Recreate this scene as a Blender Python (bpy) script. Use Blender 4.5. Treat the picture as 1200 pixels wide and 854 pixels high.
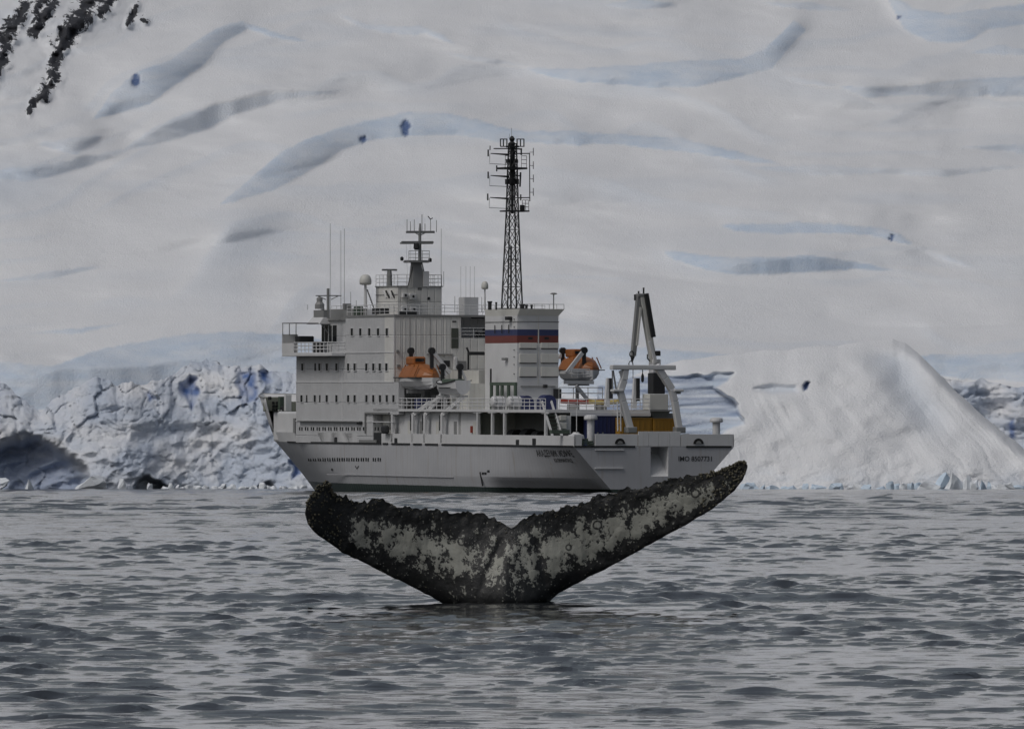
import bpy, math, random
import numpy as np
from mathutils import Vector, Matrix

random.seed(11)
SC = bpy.context.scene
COL = SC.collection
for _o in list(bpy.data.objects):
    bpy.data.objects.remove(_o)

# ------------------------------------------------------------------ camera
FPX, CAMH, HORIZ = 11200.0, 1.6, 559.1        # focal length in photo pixels, eye height, horizon row
cam = bpy.data.cameras.new('camera')
cam.sensor_fit = 'HORIZONTAL'; cam.sensor_width = 36.0
cam.lens = FPX / 1200.0 * 36.0
cam.shift_y = (HORIZ - 427.0) / 1200.0
cam.clip_start = 1.0; cam.clip_end = 20000.0
camo = bpy.data.objects.new('camera', cam); COL.objects.link(camo)
camo.location = (0, 0, CAMH); camo.rotation_euler = (math.radians(90), 0, 0)
SC.camera = camo

# ------------------------------------------------------------------ sky, sun, exposure
SUN_EL, SUN_AZ = math.radians(52), math.radians(-129)     # azimuth from +Y, towards +X
world = bpy.data.worlds.new('World'); SC.world = world; world.use_nodes = True
wn, wl = world.node_tree.nodes, world.node_tree.links
wn.clear()
w_out = wn.new('ShaderNodeOutputWorld'); w_bg = wn.new('ShaderNodeBackground')
w_sky = wn.new('ShaderNodeTexSky'); w_sky.sky_type = 'NISHITA'; w_sky.sun_disc = False
w_sky.sun_elevation = SUN_EL; w_sky.sun_rotation = SUN_AZ
w_sky.dust_density = 4.0; w_sky.air_density = 1.0; w_sky.ozone_density = 1.0
w_hsv = wn.new('ShaderNodeHueSaturation'); w_hsv.inputs['Saturation'].default_value = 0.52   # overcast: grey cloud light
wl.new(w_sky.outputs[0], w_hsv.inputs['Color']); wl.new(w_hsv.outputs[0], w_bg.inputs[0])
w_bg.inputs[1].default_value = 0.09
wl.new(w_bg.outputs[0], w_out.inputs[0])
sun = bpy.data.lights.new('sun', 'SUN'); sun.energy = 1.15; sun.angle = math.radians(18); sun.color = (1.0, 0.975, 0.945)
suno = bpy.data.objects.new('sun', sun); COL.objects.link(suno)
sdir = Vector((math.cos(SUN_EL) * math.sin(SUN_AZ), math.cos(SUN_EL) * math.cos(SUN_AZ), math.sin(SUN_EL)))
suno.rotation_euler = sdir.to_track_quat('Z', 'Y').to_euler()
suno.location = (-200, 300, 300)
SC.view_settings.view_transform = 'Standard'; SC.view_settings.look = 'None'
SC.view_settings.exposure = -0.66; SC.view_settings.gamma = 1.0
SC.view_settings.use_curve_mapping = False

# ------------------------------------------------------------------ helpers
def tag(o, label=None, cat=None, group=None, kind=None):
    if label: o['label'] = label
    if cat: o['category'] = cat
    if group: o['group'] = group
    if kind: o['kind'] = kind
    return o

def link(o, parent=None):
    COL.objects.link(o)
    if parent is not None: o.parent = parent
    return o

def empty(name, loc=(0, 0, 0), rot=(0, 0, 0)):
    o = bpy.data.objects.new(name, None); o.empty_display_size = 0.5
    o.location = loc; o.rotation_euler = rot
    return link(o)

class MB:
    """collects simple solids into one mesh"""
    def __init__(self): self.v = []; self.f = []
    def add(self, vs, fs):
        n = len(self.v); self.v += [tuple(p) for p in vs]; self.f += [tuple(i + n for i in f) for f in fs]; return self
    def box(self, x0, x1, y0, y1, z0, z1):
        if x0 > x1: x0, x1 = x1, x0
        if y0 > y1: y0, y1 = y1, y0
        if z0 > z1: z0, z1 = z1, z0
        return self.add([(x, y, z) for z in (z0, z1) for y in (y0, y1) for x in (x0, x1)],
                        [(0, 2, 3, 1), (4, 5, 7, 6), (0, 1, 5, 4), (2, 6, 7, 3), (0, 4, 6, 2), (1, 3, 7, 5)])
    def hexa(self, b, t):
        """bottom and top quads, both counter-clockwise from above"""
        return self.add(list(b) + list(t), [(3, 2, 1, 0), (4, 5, 6, 7), (0, 1, 5, 4), (1, 2, 6, 5), (2, 3, 7, 6), (3, 0, 4, 7)])
    def tube(self, pts, r, n=5, r1=None):
        pts = [Vector(p) for p in pts]; rings = []; m = len(pts)
        for i, p in enumerate(pts):
            d = (pts[min(i + 1, m - 1)] - pts[max(i - 1, 0)]).normalized()
            a = Vector((0, 0, 1)) if abs(d.z) < 0.9 else Vector((1, 0, 0))
            e1 = d.cross(a).normalized(); e2 = d.cross(e1)
            rr = r if r1 is None else r + (r1 - r) * i / max(m - 1, 1)
            rings.append([p + (e1 * math.cos(2 * math.pi * k / n) + e2 * math.sin(2 * math.pi * k / n)) * rr for k in range(n)])
        vs = [q for ring in rings for q in ring]; fs = []
        for i in range(m - 1):
            for k in range(n):
                k2 = (k + 1) % n
                fs.append((i * n + k, i * n + k2, (i + 1) * n + k2, (i + 1) * n + k))
        fs.append(tuple(range(n - 1, -1, -1))); fs.append(tuple((m - 1) * n + k for k in range(n)))
        return self.add(vs, fs)
    def beam(self, p, q, w, h):
        """rectangular bar from p to q, w wide sideways, h deep"""
        p, q = Vector(p), Vector(q); d = (q - p).normalized()
        a = Vector((0, 0, 1)) if abs(d.z) < 0.95 else Vector((0, 1, 0))
        e1 = d.cross(a).normalized() * (w / 2); e2 = e1.cross(d).normalized() * (h / 2)
        c = [-e1 - e2, e1 - e2, e1 + e2, -e1 + e2]
        return self.add([p + k for k in c] + [q + k for k in c],
                        [(3, 2, 1, 0), (4, 5, 6, 7), (0, 1, 5, 4), (1, 2, 6, 5), (2, 3, 7, 6), (3, 0, 4, 7)])
    def lathe(self, c, prof, n=12):
        """profile of (radius, height) turned about the vertical through c"""
        c = Vector(c); vs = []; fs = []; m = len(prof)
        for r, z in prof:
            for k in range(n):
                a = 2 * math.pi * k / n; vs.append((c.x + r * math.cos(a), c.y + r * math.sin(a), c.z + z))
        for i in range(m - 1):
            for k in range(n):
                k2 = (k + 1) % n; fs.append((i * n + k, i * n + k2, (i + 1) * n + k2, (i + 1) * n + k))
        fs.append(tuple(range(n - 1, -1, -1))); fs.append(tuple((m - 1) * n + k for k in range(n)))
        return self.add(vs, fs)
    def disc_x(self, c, r, t, n=12, half=False):
        """cylinder lying along Y (axis fore and aft), optionally its upper half"""
        c = Vector(c); a1 = math.pi if half else 2 * math.pi
        m = n + 1 if half else n
        ring = [(c.x + r * math.cos(a1 * k / n), c.z + r * math.sin(a1 * k / n)) for k in range(m)]
        vs = [(x, c.y - t / 2, z) for x, z in ring] + [(x, c.y + t / 2, z) for x, z in ring]
        fs = [(k, (k + 1) % m, m + (k + 1) % m, m + k) for k in range(m)]
        fs.append(tuple(range(m - 1, -1, -1))); fs.append(tuple(range(m, 2 * m)))
        return self.add(vs, fs)
    def mesh(self, name, mat=None, smooth=False):
        me = bpy.data.meshes.new(name); me.from_pydata(self.v, [], self.f)
        if mat: me.materials.append(mat)
        if smooth: me.polygons.foreach_set('use_smooth', [True] * len(me.polygons))
        me.update(); return me
    def build(self, name, mat, parent=None, smooth=False, bevel=0.0):
        o = bpy.data.objects.new(name, self.mesh(name, mat, smooth)); link(o, parent)
        if bevel:
            b = o.modifiers.new('bevel', 'BEVEL'); b.width = bevel; b.segments = 2; b.limit_method = 'ANGLE'
        return o

def grid_mesh(name, V, closed=False, mat=None, smooth=True, attrs=None, flip=False):
    """V: (rows, cols, 3) array -> mesh"""
    R, C = V.shape[:2]
    me = bpy.data.meshes.new(name)
    me.vertices.add(R * C); me.vertices.foreach_set('co', V.reshape(-1).astype(np.float32))
    idx = np.arange(R * C).reshape(R, C)
    a, b, c, d = idx[:-1, :-1], idx[:-1, 1:], idx[1:, 1:], idx[1:, :-1]
    q = np.stack([a, d, c, b] if flip else [a, b, c, d], -1).reshape(-1, 4)
    n = len(q)
    me.loops.add(n * 4); me.loops.foreach_set('vertex_index', q.reshape(-1).astype(np.int32))
    me.polygons.add(n); me.polygons.foreach_set('loop_start', np.arange(0, n * 4, 4, dtype=np.int32))
    me.polygons.foreach_set('use_smooth', np.full(n, smooth))
    if mat: me.materials.append(mat)
    me.update(calc_edges=True)
    for k, arr in (attrs or {}).items():
        at = me.attributes.new(k, 'FLOAT', 'POINT'); at.data.foreach_set('value', arr.reshape(-1).astype(np.float32))
    return me

def sstep(a, b, x):
    t = np.clip((x - a) / (b - a), 0, 1); return t * t * (3 - 2 * t)

def vnoise(x, y, seed=0):
    xi, yi = np.floor(x), np.floor(y); fx, fy = x - xi, y - yi
    def h(a, b):
        v = np.sin(a * 127.1 + b * 311.7 + seed * 74.7) * 43758.5453
        return v - np.floor(v)
    ux, uy = fx * fx * fx * (fx * (6 * fx - 15) + 10), fy * fy * fy * (fy * (6 * fy - 15) + 10)
    return ((h(xi, yi) * (1 - ux) + h(xi + 1, yi) * ux) * (1 - uy) + (h(xi, yi + 1) * (1 - ux) + h(xi + 1, yi + 1) * ux) * uy) * 2 - 1

def fbm(x, y, seed=0, octv=4, gain=0.5):
    s = 0; a = 1.0
    for k in range(octv):
        s = s + a * vnoise(x * 2.03 ** k + 17.3 * k, y * 2.03 ** k - 9.1 * k, seed + k); a *= gain
    return s

def cells(x, y, seed=0):
    """jittered cells: a random value per cell and the distance to the nearest border"""
    xi, yi = np.floor(x), np.floor(y); d1 = np.full(x.shape, 9.0); d2 = np.full(x.shape, 9.0); val = np.zeros(x.shape)
    def h(a, b, k):
        v = np.sin(a * 127.1 + b * 311.7 + k * 74.7) * 43758.5453
        return v - np.floor(v)
    for dx in (-1, 0, 1):
        for dy in (-1, 0, 1):
            cx_, cy_ = xi + dx, yi + dy
            d = np.hypot(cx_ + h(cx_, cy_, seed) - x, cy_ + h(cx_, cy_, seed + 1) - y)
            near = d < d1
            d2 = np.where(near, d1, np.minimum(d2, d)); val = np.where(near, h(cx_, cy_, seed + 2), val); d1 = np.minimum(d1, d)
    return val, d2 - d1

def curve(pts):
    p = np.array(pts, float)
    return lambda x: np.interp(x, p[:, 0], p[:, 1])

# ------------------------------------------------------------------ materials
def new_mat(name):
    m = bpy.data.materials.new(name); m.use_nodes = True
    nt = m.node_tree; b = nt.nodes['Principled BSDF']
    return m, nt, b

def nd(nt, typ, **kw):
    n = nt.nodes.new(typ)
    for k, v in kw.items(): setattr(n, k, v)
    return n

def lk(nt, a, b): nt.links.new(a, b)

def mixc(nt, fac, a, b):
    n = nd(nt, 'ShaderNodeMix', data_type='RGBA')
    for sock, val in ((n.inputs[0], fac), (n.inputs[6], a), (n.inputs[7], b)):
        if hasattr(val, 'is_output'): lk(nt, val, sock)
        elif isinstance(val, (int, float)): sock.default_value = val
        else: sock.default_value = (*val, 1)
    return n.outputs[2]

def mth(nt, op, a, b=None, c=None, clamp=False):
    n = nd(nt, 'ShaderNodeMath', operation=op); n.use_clamp = clamp
    for i, val in enumerate((a, b, c)):
        if val is None: continue
        if hasattr(val, 'is_output'): lk(nt, val, n.inputs[i])
        else: n.inputs[i].default_value = val
    return n.outputs[0]

def maprange(nt, v, a, b, c=0.0, d=1.0):
    n = nd(nt, 'ShaderNodeMapRange', interpolation_type='SMOOTHSTEP')
    lk(nt, v, n.inputs[0])
    for i, x in enumerate((a, b, c, d)): n.inputs[i + 1].default_value = x
    return n.outputs[0]

def noise(nt, scale, detail=4, rough=0.55, stretch=None, coord='Object'):
    tc = nd(nt, 'ShaderNodeTexCoord'); src = tc.outputs[coord]
    if stretch:
        mp = nd(nt, 'ShaderNodeMapping'); mp.inputs['Scale'].default_value = stretch
        lk(nt, src, mp.inputs[0]); src = mp.outputs[0]
    n = nd(nt, 'ShaderNodeTexNoise'); n.inputs['Scale'].default_value = scale
    n.inputs['Detail'].default_value = detail; n.inputs['Roughness'].default_value = rough
    lk(nt, src, n.inputs['Vector'])
    return n.outputs[0]

def attr(nt, name):
    n = nd(nt, 'ShaderNodeAttribute', attribute_name=name); return n.outputs['Fac']

def bump(nt, b, h, dist, strength=1.0):
    n = nd(nt, 'ShaderNodeBump'); n.inputs['Distance'].default_value = dist; n.inputs['Strength'].default_value = strength
    lk(nt, h, n.inputs['Height']); lk(nt, n.outputs[0], b.inputs['Normal'])

def paint(name, col, rough=0.5, dirt=(0.25, 0.2, 0.15), damt=0.25, streak=True, metal=0.0, scale=0.35):
    """weathered paint: blotches and vertical run-off streaks"""
    m, nt, b = new_mat(name)
    n1 = noise(nt, scale, 5, 0.6)
    c = mixc(nt, maprange(nt, n1, 0.35, 0.75), tuple(x * 0.9 for x in col), col)
    if damt:
        st = noise(nt, 1.0, 5, 0.65, (2.2, 2.2, 0.12)) if streak else noise(nt, 1.6, 5, 0.65)
        c = mixc(nt, mth(nt, 'MULTIPLY', maprange(nt, st, 0.55, 0.8), damt), c, dirt)
    lk(nt, c, b.inputs['Base Color'])
    b.inputs['Roughness'].default_value = rough; b.inputs['Metallic'].default_value = metal
    bump(nt, b, noise(nt, 0.9, 3), 0.03, 0.5)
    return m

def ice_mat(name, snow=(0.83, 0.845, 0.87), ice=(0.56, 0.66, 0.79), deep=(0.11, 0.17, 0.33), grain=0.5, strata=False):
    """snow on what lies flat, bluish ice where attr 'ice' says, deep blue in 'deep', rock in 'rock'"""
    m, nt, b = new_mat(name)
    n1 = noise(nt, 0.09, 6, 0.6); n2 = noise(nt, 0.8, 6, 0.65)
    sn = mixc(nt, maprange(nt, n1, 0.3, 0.7), tuple(x * 0.965 for x in snow), snow)
    f_ice = mth(nt, 'MULTIPLY', attr(nt, 'ice'), maprange(nt, n2, 0.05, 0.6, 0.65, 1.0), clamp=True)
    c = mixc(nt, f_ice, sn, ice)
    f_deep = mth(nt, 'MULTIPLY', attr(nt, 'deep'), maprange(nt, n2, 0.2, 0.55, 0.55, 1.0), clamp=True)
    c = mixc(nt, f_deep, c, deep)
    rk = noise(nt, 0.65, 9, 0.74, (1.0, 0.5, 0.5)); rc = noise(nt, 2.0, 5, 0.7)
    rs = mth(nt, 'ADD', attr(nt, 'rock'), mth(nt, 'MULTIPLY', mth(nt, 'SUBTRACT', rk, 0.5), 3.0))
    rcol = mixc(nt, rc, (0.012, 0.013, 0.016), (0.075, 0.078, 0.09))
    frk = mth(nt, 'MULTIPLY', maprange(nt, rs, 0.5, 0.6), maprange(nt, attr(nt, 'rock'), 0.03, 0.12))
    c = mixc(nt, frk, c, rcol)
    lk(nt, c, b.inputs['Base Color'])
    b.inputs['Roughness'].default_value = 0.65; b.inputs['Specular IOR Level'].default_value = 0.25
    h = mth(nt, 'ADD', mth(nt, 'MULTIPLY', n2, 0.6), noise(nt, 3.5, 4, 0.6))
    bump(nt, b, h, grain, 0.6)
    return m

# ------------------------------------------------------------------ water
def make_water():
    m, nt, b = new_mat('sea_water')
    b.inputs['Base Color'].default_value = (0.012, 0.015, 0.018, 1)
    b.inputs['IOR'].default_value = 1.333
    b.inputs['Roughness'].default_value = 0.07
    h = mth(nt, 'ADD', noise(nt, 2.6, 5, 0.6, (1.0, 0.6, 1.0)), mth(nt, 'MULTIPLY', noise(nt, 11.0, 3, 0.6, (1.0, 0.6, 1.0)), 0.22))
    mic = maprange(nt, noise(nt, 4.2, 5, 0.62, (1.0, 0.5, 1.0)), 0.54, 0.80)             # small sharp wavelets
    bump(nt, b, mth(nt, 'ADD', h, mth(nt, 'MULTIPLY', mic, 7.0)), 0.003, 1.0)
    d = [44.0]
    while d[-1] < 1500:
        x = d[-1]; d.append(x + (0.085 + max(0, x - 60) * 0.0011))
    d = np.array(d); a = np.linspace(0, 0.078, 136); st = a[1]
    while a[-1] < 0.40: a = np.append(a, a[-1] + (a[-1] - a[-2]) * 1.06)
    a = np.concatenate([-a[:0:-1], a])
    D, A = np.meshgrid(d, a, indexing='ij'); X = A * D; Y = D
    sp = 0.085 + np.maximum(0, D - 60) * 0.0011; spx = D * np.gradient(a)[None, :]
    rng = np.random.default_rng(5)
    XW = X + 0.3 * vnoise(X * 0.55, Y * 0.3, 3) + 0.06 * vnoise(X * 3, Y * 2, 13); YW = Y + 0.4 * vnoise(X * 0.6 + 9, Y * 0.3, 4) + 0.10 * vnoise(X * 3.1 + 4, Y * 1.6, 14)
    def field(l0, l1, n, spread):
        """random sea of wavelengths l0..l1, unit variance where the mesh can carry it"""
        G = np.zeros_like(X)
        for i in range(n):
            lam = l0 * (l1 / l0) ** rng.random(); th = rng.normal(0, spread); k = 2 * math.pi / lam
            kx, ky = k * math.sin(th), k * math.cos(th)
            w = sstep(2.0, 4.0, (2 * math.pi / (abs(ky) + 1e-6)) / sp) * sstep(2.0, 4.0, (2 * math.pi / (abs(kx) + 1e-6)) / spx)
            G += w * np.cos(kx * XW + ky * YW + rng.random() * 6.283)
        return G / math.sqrt(n / 2)
    def crest(G, t): return np.log1p(np.exp(np.clip((G - t) * 9, -40, 40))) / 9          # calm troughs, crests stand up
    near = sstep(260, 90, D)
    rise = np.interp(D, [50, 120, 300, 800], [0.55, 0.85, 1.8, 3.0])
    Z = 0.029 * crest(field(0.36, 0.75, 30, 0.55), 1.1) * (0.4 + 0.6 * near) * np.interp(D, [50, 110], [0.62, 0.9])
    Z += 0.025 * crest(field(0.7, 1.5, 30, 0.5), 1.2) * rise
    Z += 0.014 * crest(field(1.6, 3.6, 22, 0.55), 1.4) * rise
    Z += 0.075 * crest(field(2.6, 6.0, 24, 0.55), 1.1) * sstep(180, 480, D)
    Z += 0.002 * field(1.2, 3.5, 14, 0.7) + 0.006 * field(4, 10, 12, 0.6)
    # gusts and slicks: wave height varies from patch to patch
    g = 0.95 + 0.4 * vnoise(X * 0.12, Y * 0.035, 21) + 0.3 * vnoise(X * 0.4, Y * 0.09, 22)
    slick = np.exp(-((Y - 83 - 0.5 * X) / 6.5) ** 2) * sstep(0.2, 3.5, X)          # smooth patch left by the whale
    foot = np.exp(-((Y - 112) / 6) ** 2) * np.exp(-((X - 0.6) / 3.2) ** 2)
    Z *= np.clip(g, 0.35, 1.4) * (1 - 0.78 * slick) * (1 - 0.5 * foot)
    # wash thrown up round the tail: a low ridge either side and rings
    wob = 0.5 * vnoise(X * 0.8, X * 0 + 3, 8)
    for yc, amp, wd, x0, x1 in ((124.3, 0.10, 0.5, -4.0, -0.55), (123.6, 0.11, 0.5, 0.35, 5.2), (121.9, 0.06, 0.35, -1.2, 3.0), (127.5, 0.07, 0.6, 0.5, 6.5), (103, .07, 0.6, 3.2, 6.5), (97, .06, .5, 4.0, 7.0)):
        env = sstep(x0 - 0.5, x0 + 0.4, X) * (1 - sstep(x1 - 1.2, x1 + 0.6, X))
        Z += amp * env * np.exp(-((Y - yc - wob - 0.25 * np.abs(X)) / wd) ** 2) * np.clip(0.6 + 0.45 * vnoise(X * 2.1, Y * 0.7, 31) + 0.45 * vnoise(X * 5.0, Y * 1.5, 32), 0, 1.3)
    rr = np.hypot(X, (Y - 120.6)); Z += 0.022 * np.cos(rr * 5.2) * np.exp(-((rr - 1.8) / 1.6) ** 2)
    churn = np.exp(-((Y - 122.5) / 2.6) ** 2) * sstep(-1.6, -0.2, X) * (1 - sstep(3.0, 6.0, X))
    Z += 0.016 * churn * np.abs(fbm(X * 3.2, Y * 2.2, 55, 3))
    hull_calm = 1 - 0.35 * np.exp(-((Y - 985) / 40) ** 2)
    Z *= hull_calm
    rim = np.maximum(sstep(0.30, 0.40, np.abs(A)), sstep(48, 44.2, D))               # runs out flush with the open sea
    Z = Z * (1 - rim) - 0.44 * rim
    V = np.stack([X, Y, Z], -1)
    o = bpy.data.objects.new('sea', grid_mesh('sea', V, mat=m)); link(o); tag(o, kind='structure')
    # calm sheet that carries the sea on outside the modelled waves
    mb = MB(); mb.add([(-6000, -3000, -0.45), (6000, -3000, -0.45), (6000, 6000, -0.45), (-6000, 6000, -0.45)], [(0, 1, 2, 3)])
    tag(mb.build('open_sea', m), kind='structure')
make_water()

# ------------------------------------------------------------------ glacier slope behind everything
SNOW = ice_mat('glacier_snow', grain=0.35)
BANDS = [  # crevasse walls: lip line, foot line, blueness
    ([(255, 240), (300, 205), (330, 180), (360, 165), (400, 151), (450, 138), (472, 133), (520, 133), (560, 142), (620, 153), (700, 157), (800, 163), (860, 178), (925, 193)],
     [(255, 240), (320, 222), (345, 210), (380, 190), (400, 177), (430, 166), (480, 158), (520, 158), (570, 163), (640, 167), (720, 170), (800, 177), (860, 187), (925, 193)], 0.8),
    ([(108, 140), (130, 110), (165, 80), (200, 70), (235, 45), (262, 30), (285, 27), (330, 40), (375, 52)],
     [(108, 140), (150, 128), (175, 122), (200, 100), (235, 78), (262, 50), (290, 34), (330, 46), (375, 52)], 0.75),
    ([(140, 178), (180, 149), (220, 130), (270, 118), (330, 109), (420, 104)],
     [(140, 178), (200, 164), (250, 146), (280, 130), (330, 117), (420, 104)], 0.45),
    ([(610, 80), (680, 80), (740, 75), (800, 70), (860, 70), (895, 60), (930, 25), (945, 35)],
     [(610, 80), (640, 88), (700, 98), (760, 102), (820, 100), (870, 88), (905, 78), (945, 35)], 0.8),
    ([(980, 101), (1050, 103), (1100, 97), (1200, 90), (1330, 84), (1450, 100)], [(980, 101), (1010, 113), (1070, 112), (1120, 112), (1200, 113), (1330, 104), (1450, 100)], 0.6),
    ([(1035, -12), (1070, 10), (1110, 18), (1150, 12), (1200, 5), (1300, -4), (1400, 10)], [(1035, -12), (1060, 35), (1090, 50), (1130, 50), (1160, 35), (1200, 30), (1300, 16), (1400, 10)], 0.75),
    ([(775, 294), (860, 301), (950, 300), (1010, 308), (1060, 318)], [(775, 294), (790, 305), (850, 321), (930, 318), (1000, 314), (1060, 318)], 0.95),
    ([(842, 263), (940, 262), (1020, 265), (1055, 273), (1072, 288)], [(842, 263), (860, 270), (940, 273), (1010, 274), (1050, 281), (1072, 288)], 0.85),
    ([(392, 14), (430, 29), (490, 30), (520, 42), (540, 56)], [(392, 14), (420, 32), (450, 38), (500, 39), (540, 56)], 0.5),
    ([(-400, 440), (-150, 432), (0, 425), (60, 427), (110, 412), (150, 402), (200, 393), (270, 390), (340, 393), (420, 402), (560, 412), (680, 400), (740, 404), (800, 411), (900, 420), (1000, 424), (1100, 414), (1200, 414), (1400, 424), (1600, 440)],
     [(-400, 480), (-150, 490), (0, 486), (60, 480), (150, 462), (230, 455), (340, 452), (560, 450), (680, 462), (740, 470), (800, 470), (900, 450), (1000, 442), (1110, 440), (1200, 447), (1400, 452), (1600, 470)], 0.85),
    ([(15, 391), (90, 385), (160, 375)], [(15, 391), (90, 390), (160, 375)], 0.9),
    ([(860, 195), (950, 195), (1110, 202)], [(860, 195), (960, 204), (1110, 202)], 0.35),
    ([(1110, 172), (1200, 168), (1300, 176)], [(1110, 172), (1200, 177), (1300, 176)], 0.4),
    ([(1130, 62), (1170, 54), (1230, 62)], [(1130, 62), (1170, 64), (1230, 62)], 0.6),
    ([(-20, 332), (60, 318), (130, 310)], [(-20, 332), (60, 326), (130, 310)], 0.5),
    ([(700, 6), (750, 0), (800, 6)], [(700, 6), (750, 12), (800, 6)], 0.6),
    ([(40, 168), (110, 158), (120, 160)], [(40, 168), (90, 180), (120, 160)], 0.4),
    ([(500, 58), (570, 68), (640, 80)], [(500, 58), (570, 74), (640, 80)], 0.25),
    ([(895, 84), (940, 92), (1000, 103)], [(895, 84), (940, 98), (1000, 103)], 0.3),
    ([(915, 190), (1000, 196), (1110, 198), (1230, 192)], [(915, 190), (1000, 202), (1110, 206), (1230, 192)], 0.3),
    ([(1062, 288), (1110, 300), (1160, 318)], [(1062, 288), (1110, 305), (1160, 318)], 0.25),
    ([(-60, 200), (30, 196), (110, 182), (160, 172)], [(-60, 200), (30, 212), (110, 192), (160, 172)], 0.4),
    ([(400, 104), (500, 100), (610, 82)], [(400, 104), (500, 105), (610, 82)], 0.2),
    ([(880, 2), (950, 4), (1010, 12)], [(880, 2), (950, 12), (1010, 12)], 0.5),
]
def relief_rows(px, py, Y0, tanA):
    """sloping sheet: for each photo column the ground climbs away from the shore at slope tanA"""
    t = (HORIZ - py) / FPX
    Yp = Y0 * (tanA - t[0]) / (tanA - t)
    return t, Yp

def make_slope():
    px = np.arange(-420, 1621, 2.5); py = np.concatenate([np.arange(578, 0, -2.0), np.arange(0, -420, -6.0)])
    PX, PY = np.meshgrid(px, py)
    t, Yp = relief_rows(px, py, 1405.0, math.tan(math.radians(19)))
    dYp = np.diff(Yp)
    M = np.zeros_like(PX); ICE = np.zeros_like(PX)
    wav = 3.0 * vnoise(PX / 60, PY / 25, 2) + 1.5 * vnoise(PX / 17, PY / 14, 6)
    for top, bot, blue in BANDS:
        tp, bt = np.array(top, float), np.array(bot, float)
        T = np.interp(PX, tp[:, 0], tp[:, 1]); B = np.interp(PX, bt[:, 0], bt[:, 1])
        ins = (PX > tp[0, 0]) & (PX < tp[-1, 0])
        hgt = np.maximum(B - T, 0.01); q = PY + np.where(hgt > 8, wav * 0.6, wav * 0.15) + 0.9 * vnoise(PX / 6, PY / 5, 26)
        m = np.where(ins, sstep(-1.5, 1.5, q - T) * sstep(-2.5, 1.0, B - q) * sstep(0.5, 4, hgt), 0)
        M = np.maximum(M, m); ICE = np.maximum(ICE, m * blue * (0.85 + 0.25 * vnoise(PX / 45, PY / 9, 27) + 0.15 * vnoise(PX / 12, PY / 3.5, 28)))
    # long soft terraces that follow the flow of the ice between the open walls
    vflow = PY + 75 * np.exp(-((PX - 480) / 290) ** 2) + 0.05 * PX
    for per, sd, amp in ((64, 7, 0.42), (37, 15, 0.28)):
        ph = vflow / per + 0.9 * vnoise(PX / 240, PY / 130, sd) + 0.25 * vnoise(PX / 70, PY / 50, sd + 1); ph = ph - np.floor(ph)
        fold = sstep(0.0, 0.06, ph) * sstep(0.42, 0.10, ph) * sstep(-0.15, 0.45, vnoise(PX / 170 + 3, vflow / 60, sd + 2))
        M = np.maximum(M, amp * fold * sstep(440, 400, PY)); ICE = np.maximum(ICE, 0.16 * fold)
    Dp = np.zeros_like(PX); cur = np.zeros(len(px))
    for i in range(1, len(py)):
        for _ in range(6):                                   # the step melts sideways into the open slope
            sm = cur.copy(); sm[1:-1] = 0.25 * cur[:-2] + 0.5 * cur[1:-1] + 0.25 * cur[2:]
            cur = sm
        cur = cur * (0.965 if py[i] > 0 else 0.90) - M[i] * dYp[i - 1] * 0.84
        Dp[i] = cur
    # broad swells of the snow and wind scour
    nz = 5.0 * fbm(PX / 330 + PY / 520, PY / 85, 41, 3) + 1.7 * fbm(PX / 90, PY / 22, 47, 3) * sstep(0.35, 0.8, vnoise(PX / 210, PY / 90, 44) * 0.5 + 0.5)
    nz += 1.4 * fbm(PX / 520, vflow / 40, 142, 2) + 1.2 * (1 - np.abs(vnoise(PX / 380, vflow / 52, 143))) ** 4
    nz += 0.8 * fbm(PX / 20, PY / 11, 52, 4) * sstep(330, 120, PX + PY * 0.9)
    nz += 0.12 * fbm(PX / 9, PY / 4, 50, 3)
    Y = Yp[:, None] + Dp + nz * sstep(570, 470, PY)
    ramp = 0.09 * np.arange(len(py))[:, None]
    Y = np.maximum.accumulate(Y - ramp, axis=0) + ramp                    # walls may stand upright but never overhang
    for _ in range(5):
        Y[:, 1:-1] = 0.25 * Y[:, :-2] + 0.5 * Y[:, 1:-1] + 0.25 * Y[:, 2:]
    T = np.broadcast_to(t[:, None], PX.shape)
    # steep rocky flank on the upper left
    fl = sstep(150, -20, PX - (140 - PY) * 0.35) * sstep(190, 60, PY)
    Y = Y - fl * 10
    rk = np.zeros_like(PX)
    for (x0, y0, x1, y1, w) in ((112, -10, 90, 28, 13), (92, 22, 72, 50, 11), (84, 40, 62, 72, 8), (68, 68, 58, 96, 6), (62, 92, 50, 112, 9), (12, 30, 2, 72, 9), (2, 70, -14, 96, 9), (45, 8, 62, -20, 9), (62, 4, 40, 38, 8),
                                (30, 8, 22, 26, 8), (140, -16, 120, 14, 7), (160, 8, 150, 28, 4), (166, 22, 172, 26, 3), (48, 112, 40, 124, 4), (20, 20, 14, 40, 6), (36, 120, 34, 134, 3), (-40, 40, -90, 120, 16), (-30, -20, -60, 30, 14)):
        dx, dy = x1 - x0, y1 - y0; L2 = dx * dx + dy * dy
        u = np.clip(((PX - x0) * dx + (PY - y0) * dy) / L2, 0, 1)
        dist = np.hypot(PX - x0 - u * dx, PY - y0 - u * dy)
        rk = np.maximum(rk, np.clip(1.0 - dist / (w * 1.9), 0, 1) * 0.98)
    Y -= 2.6 * rk * (0.5 + vnoise(PX / 6, PY / 6, 12))
    ICE += 0.35 * sstep(90, 0, np.hypot((PX + 10) / 1.6, (PY - 215) / 0.6)) + 0.15 * sstep(0.4, 0.9, vnoise(PX / 150, PY / 18, 9)) * sstep(200, 120, np.abs(PY - 180))
    DEEP = np.zeros_like(PX)
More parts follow.
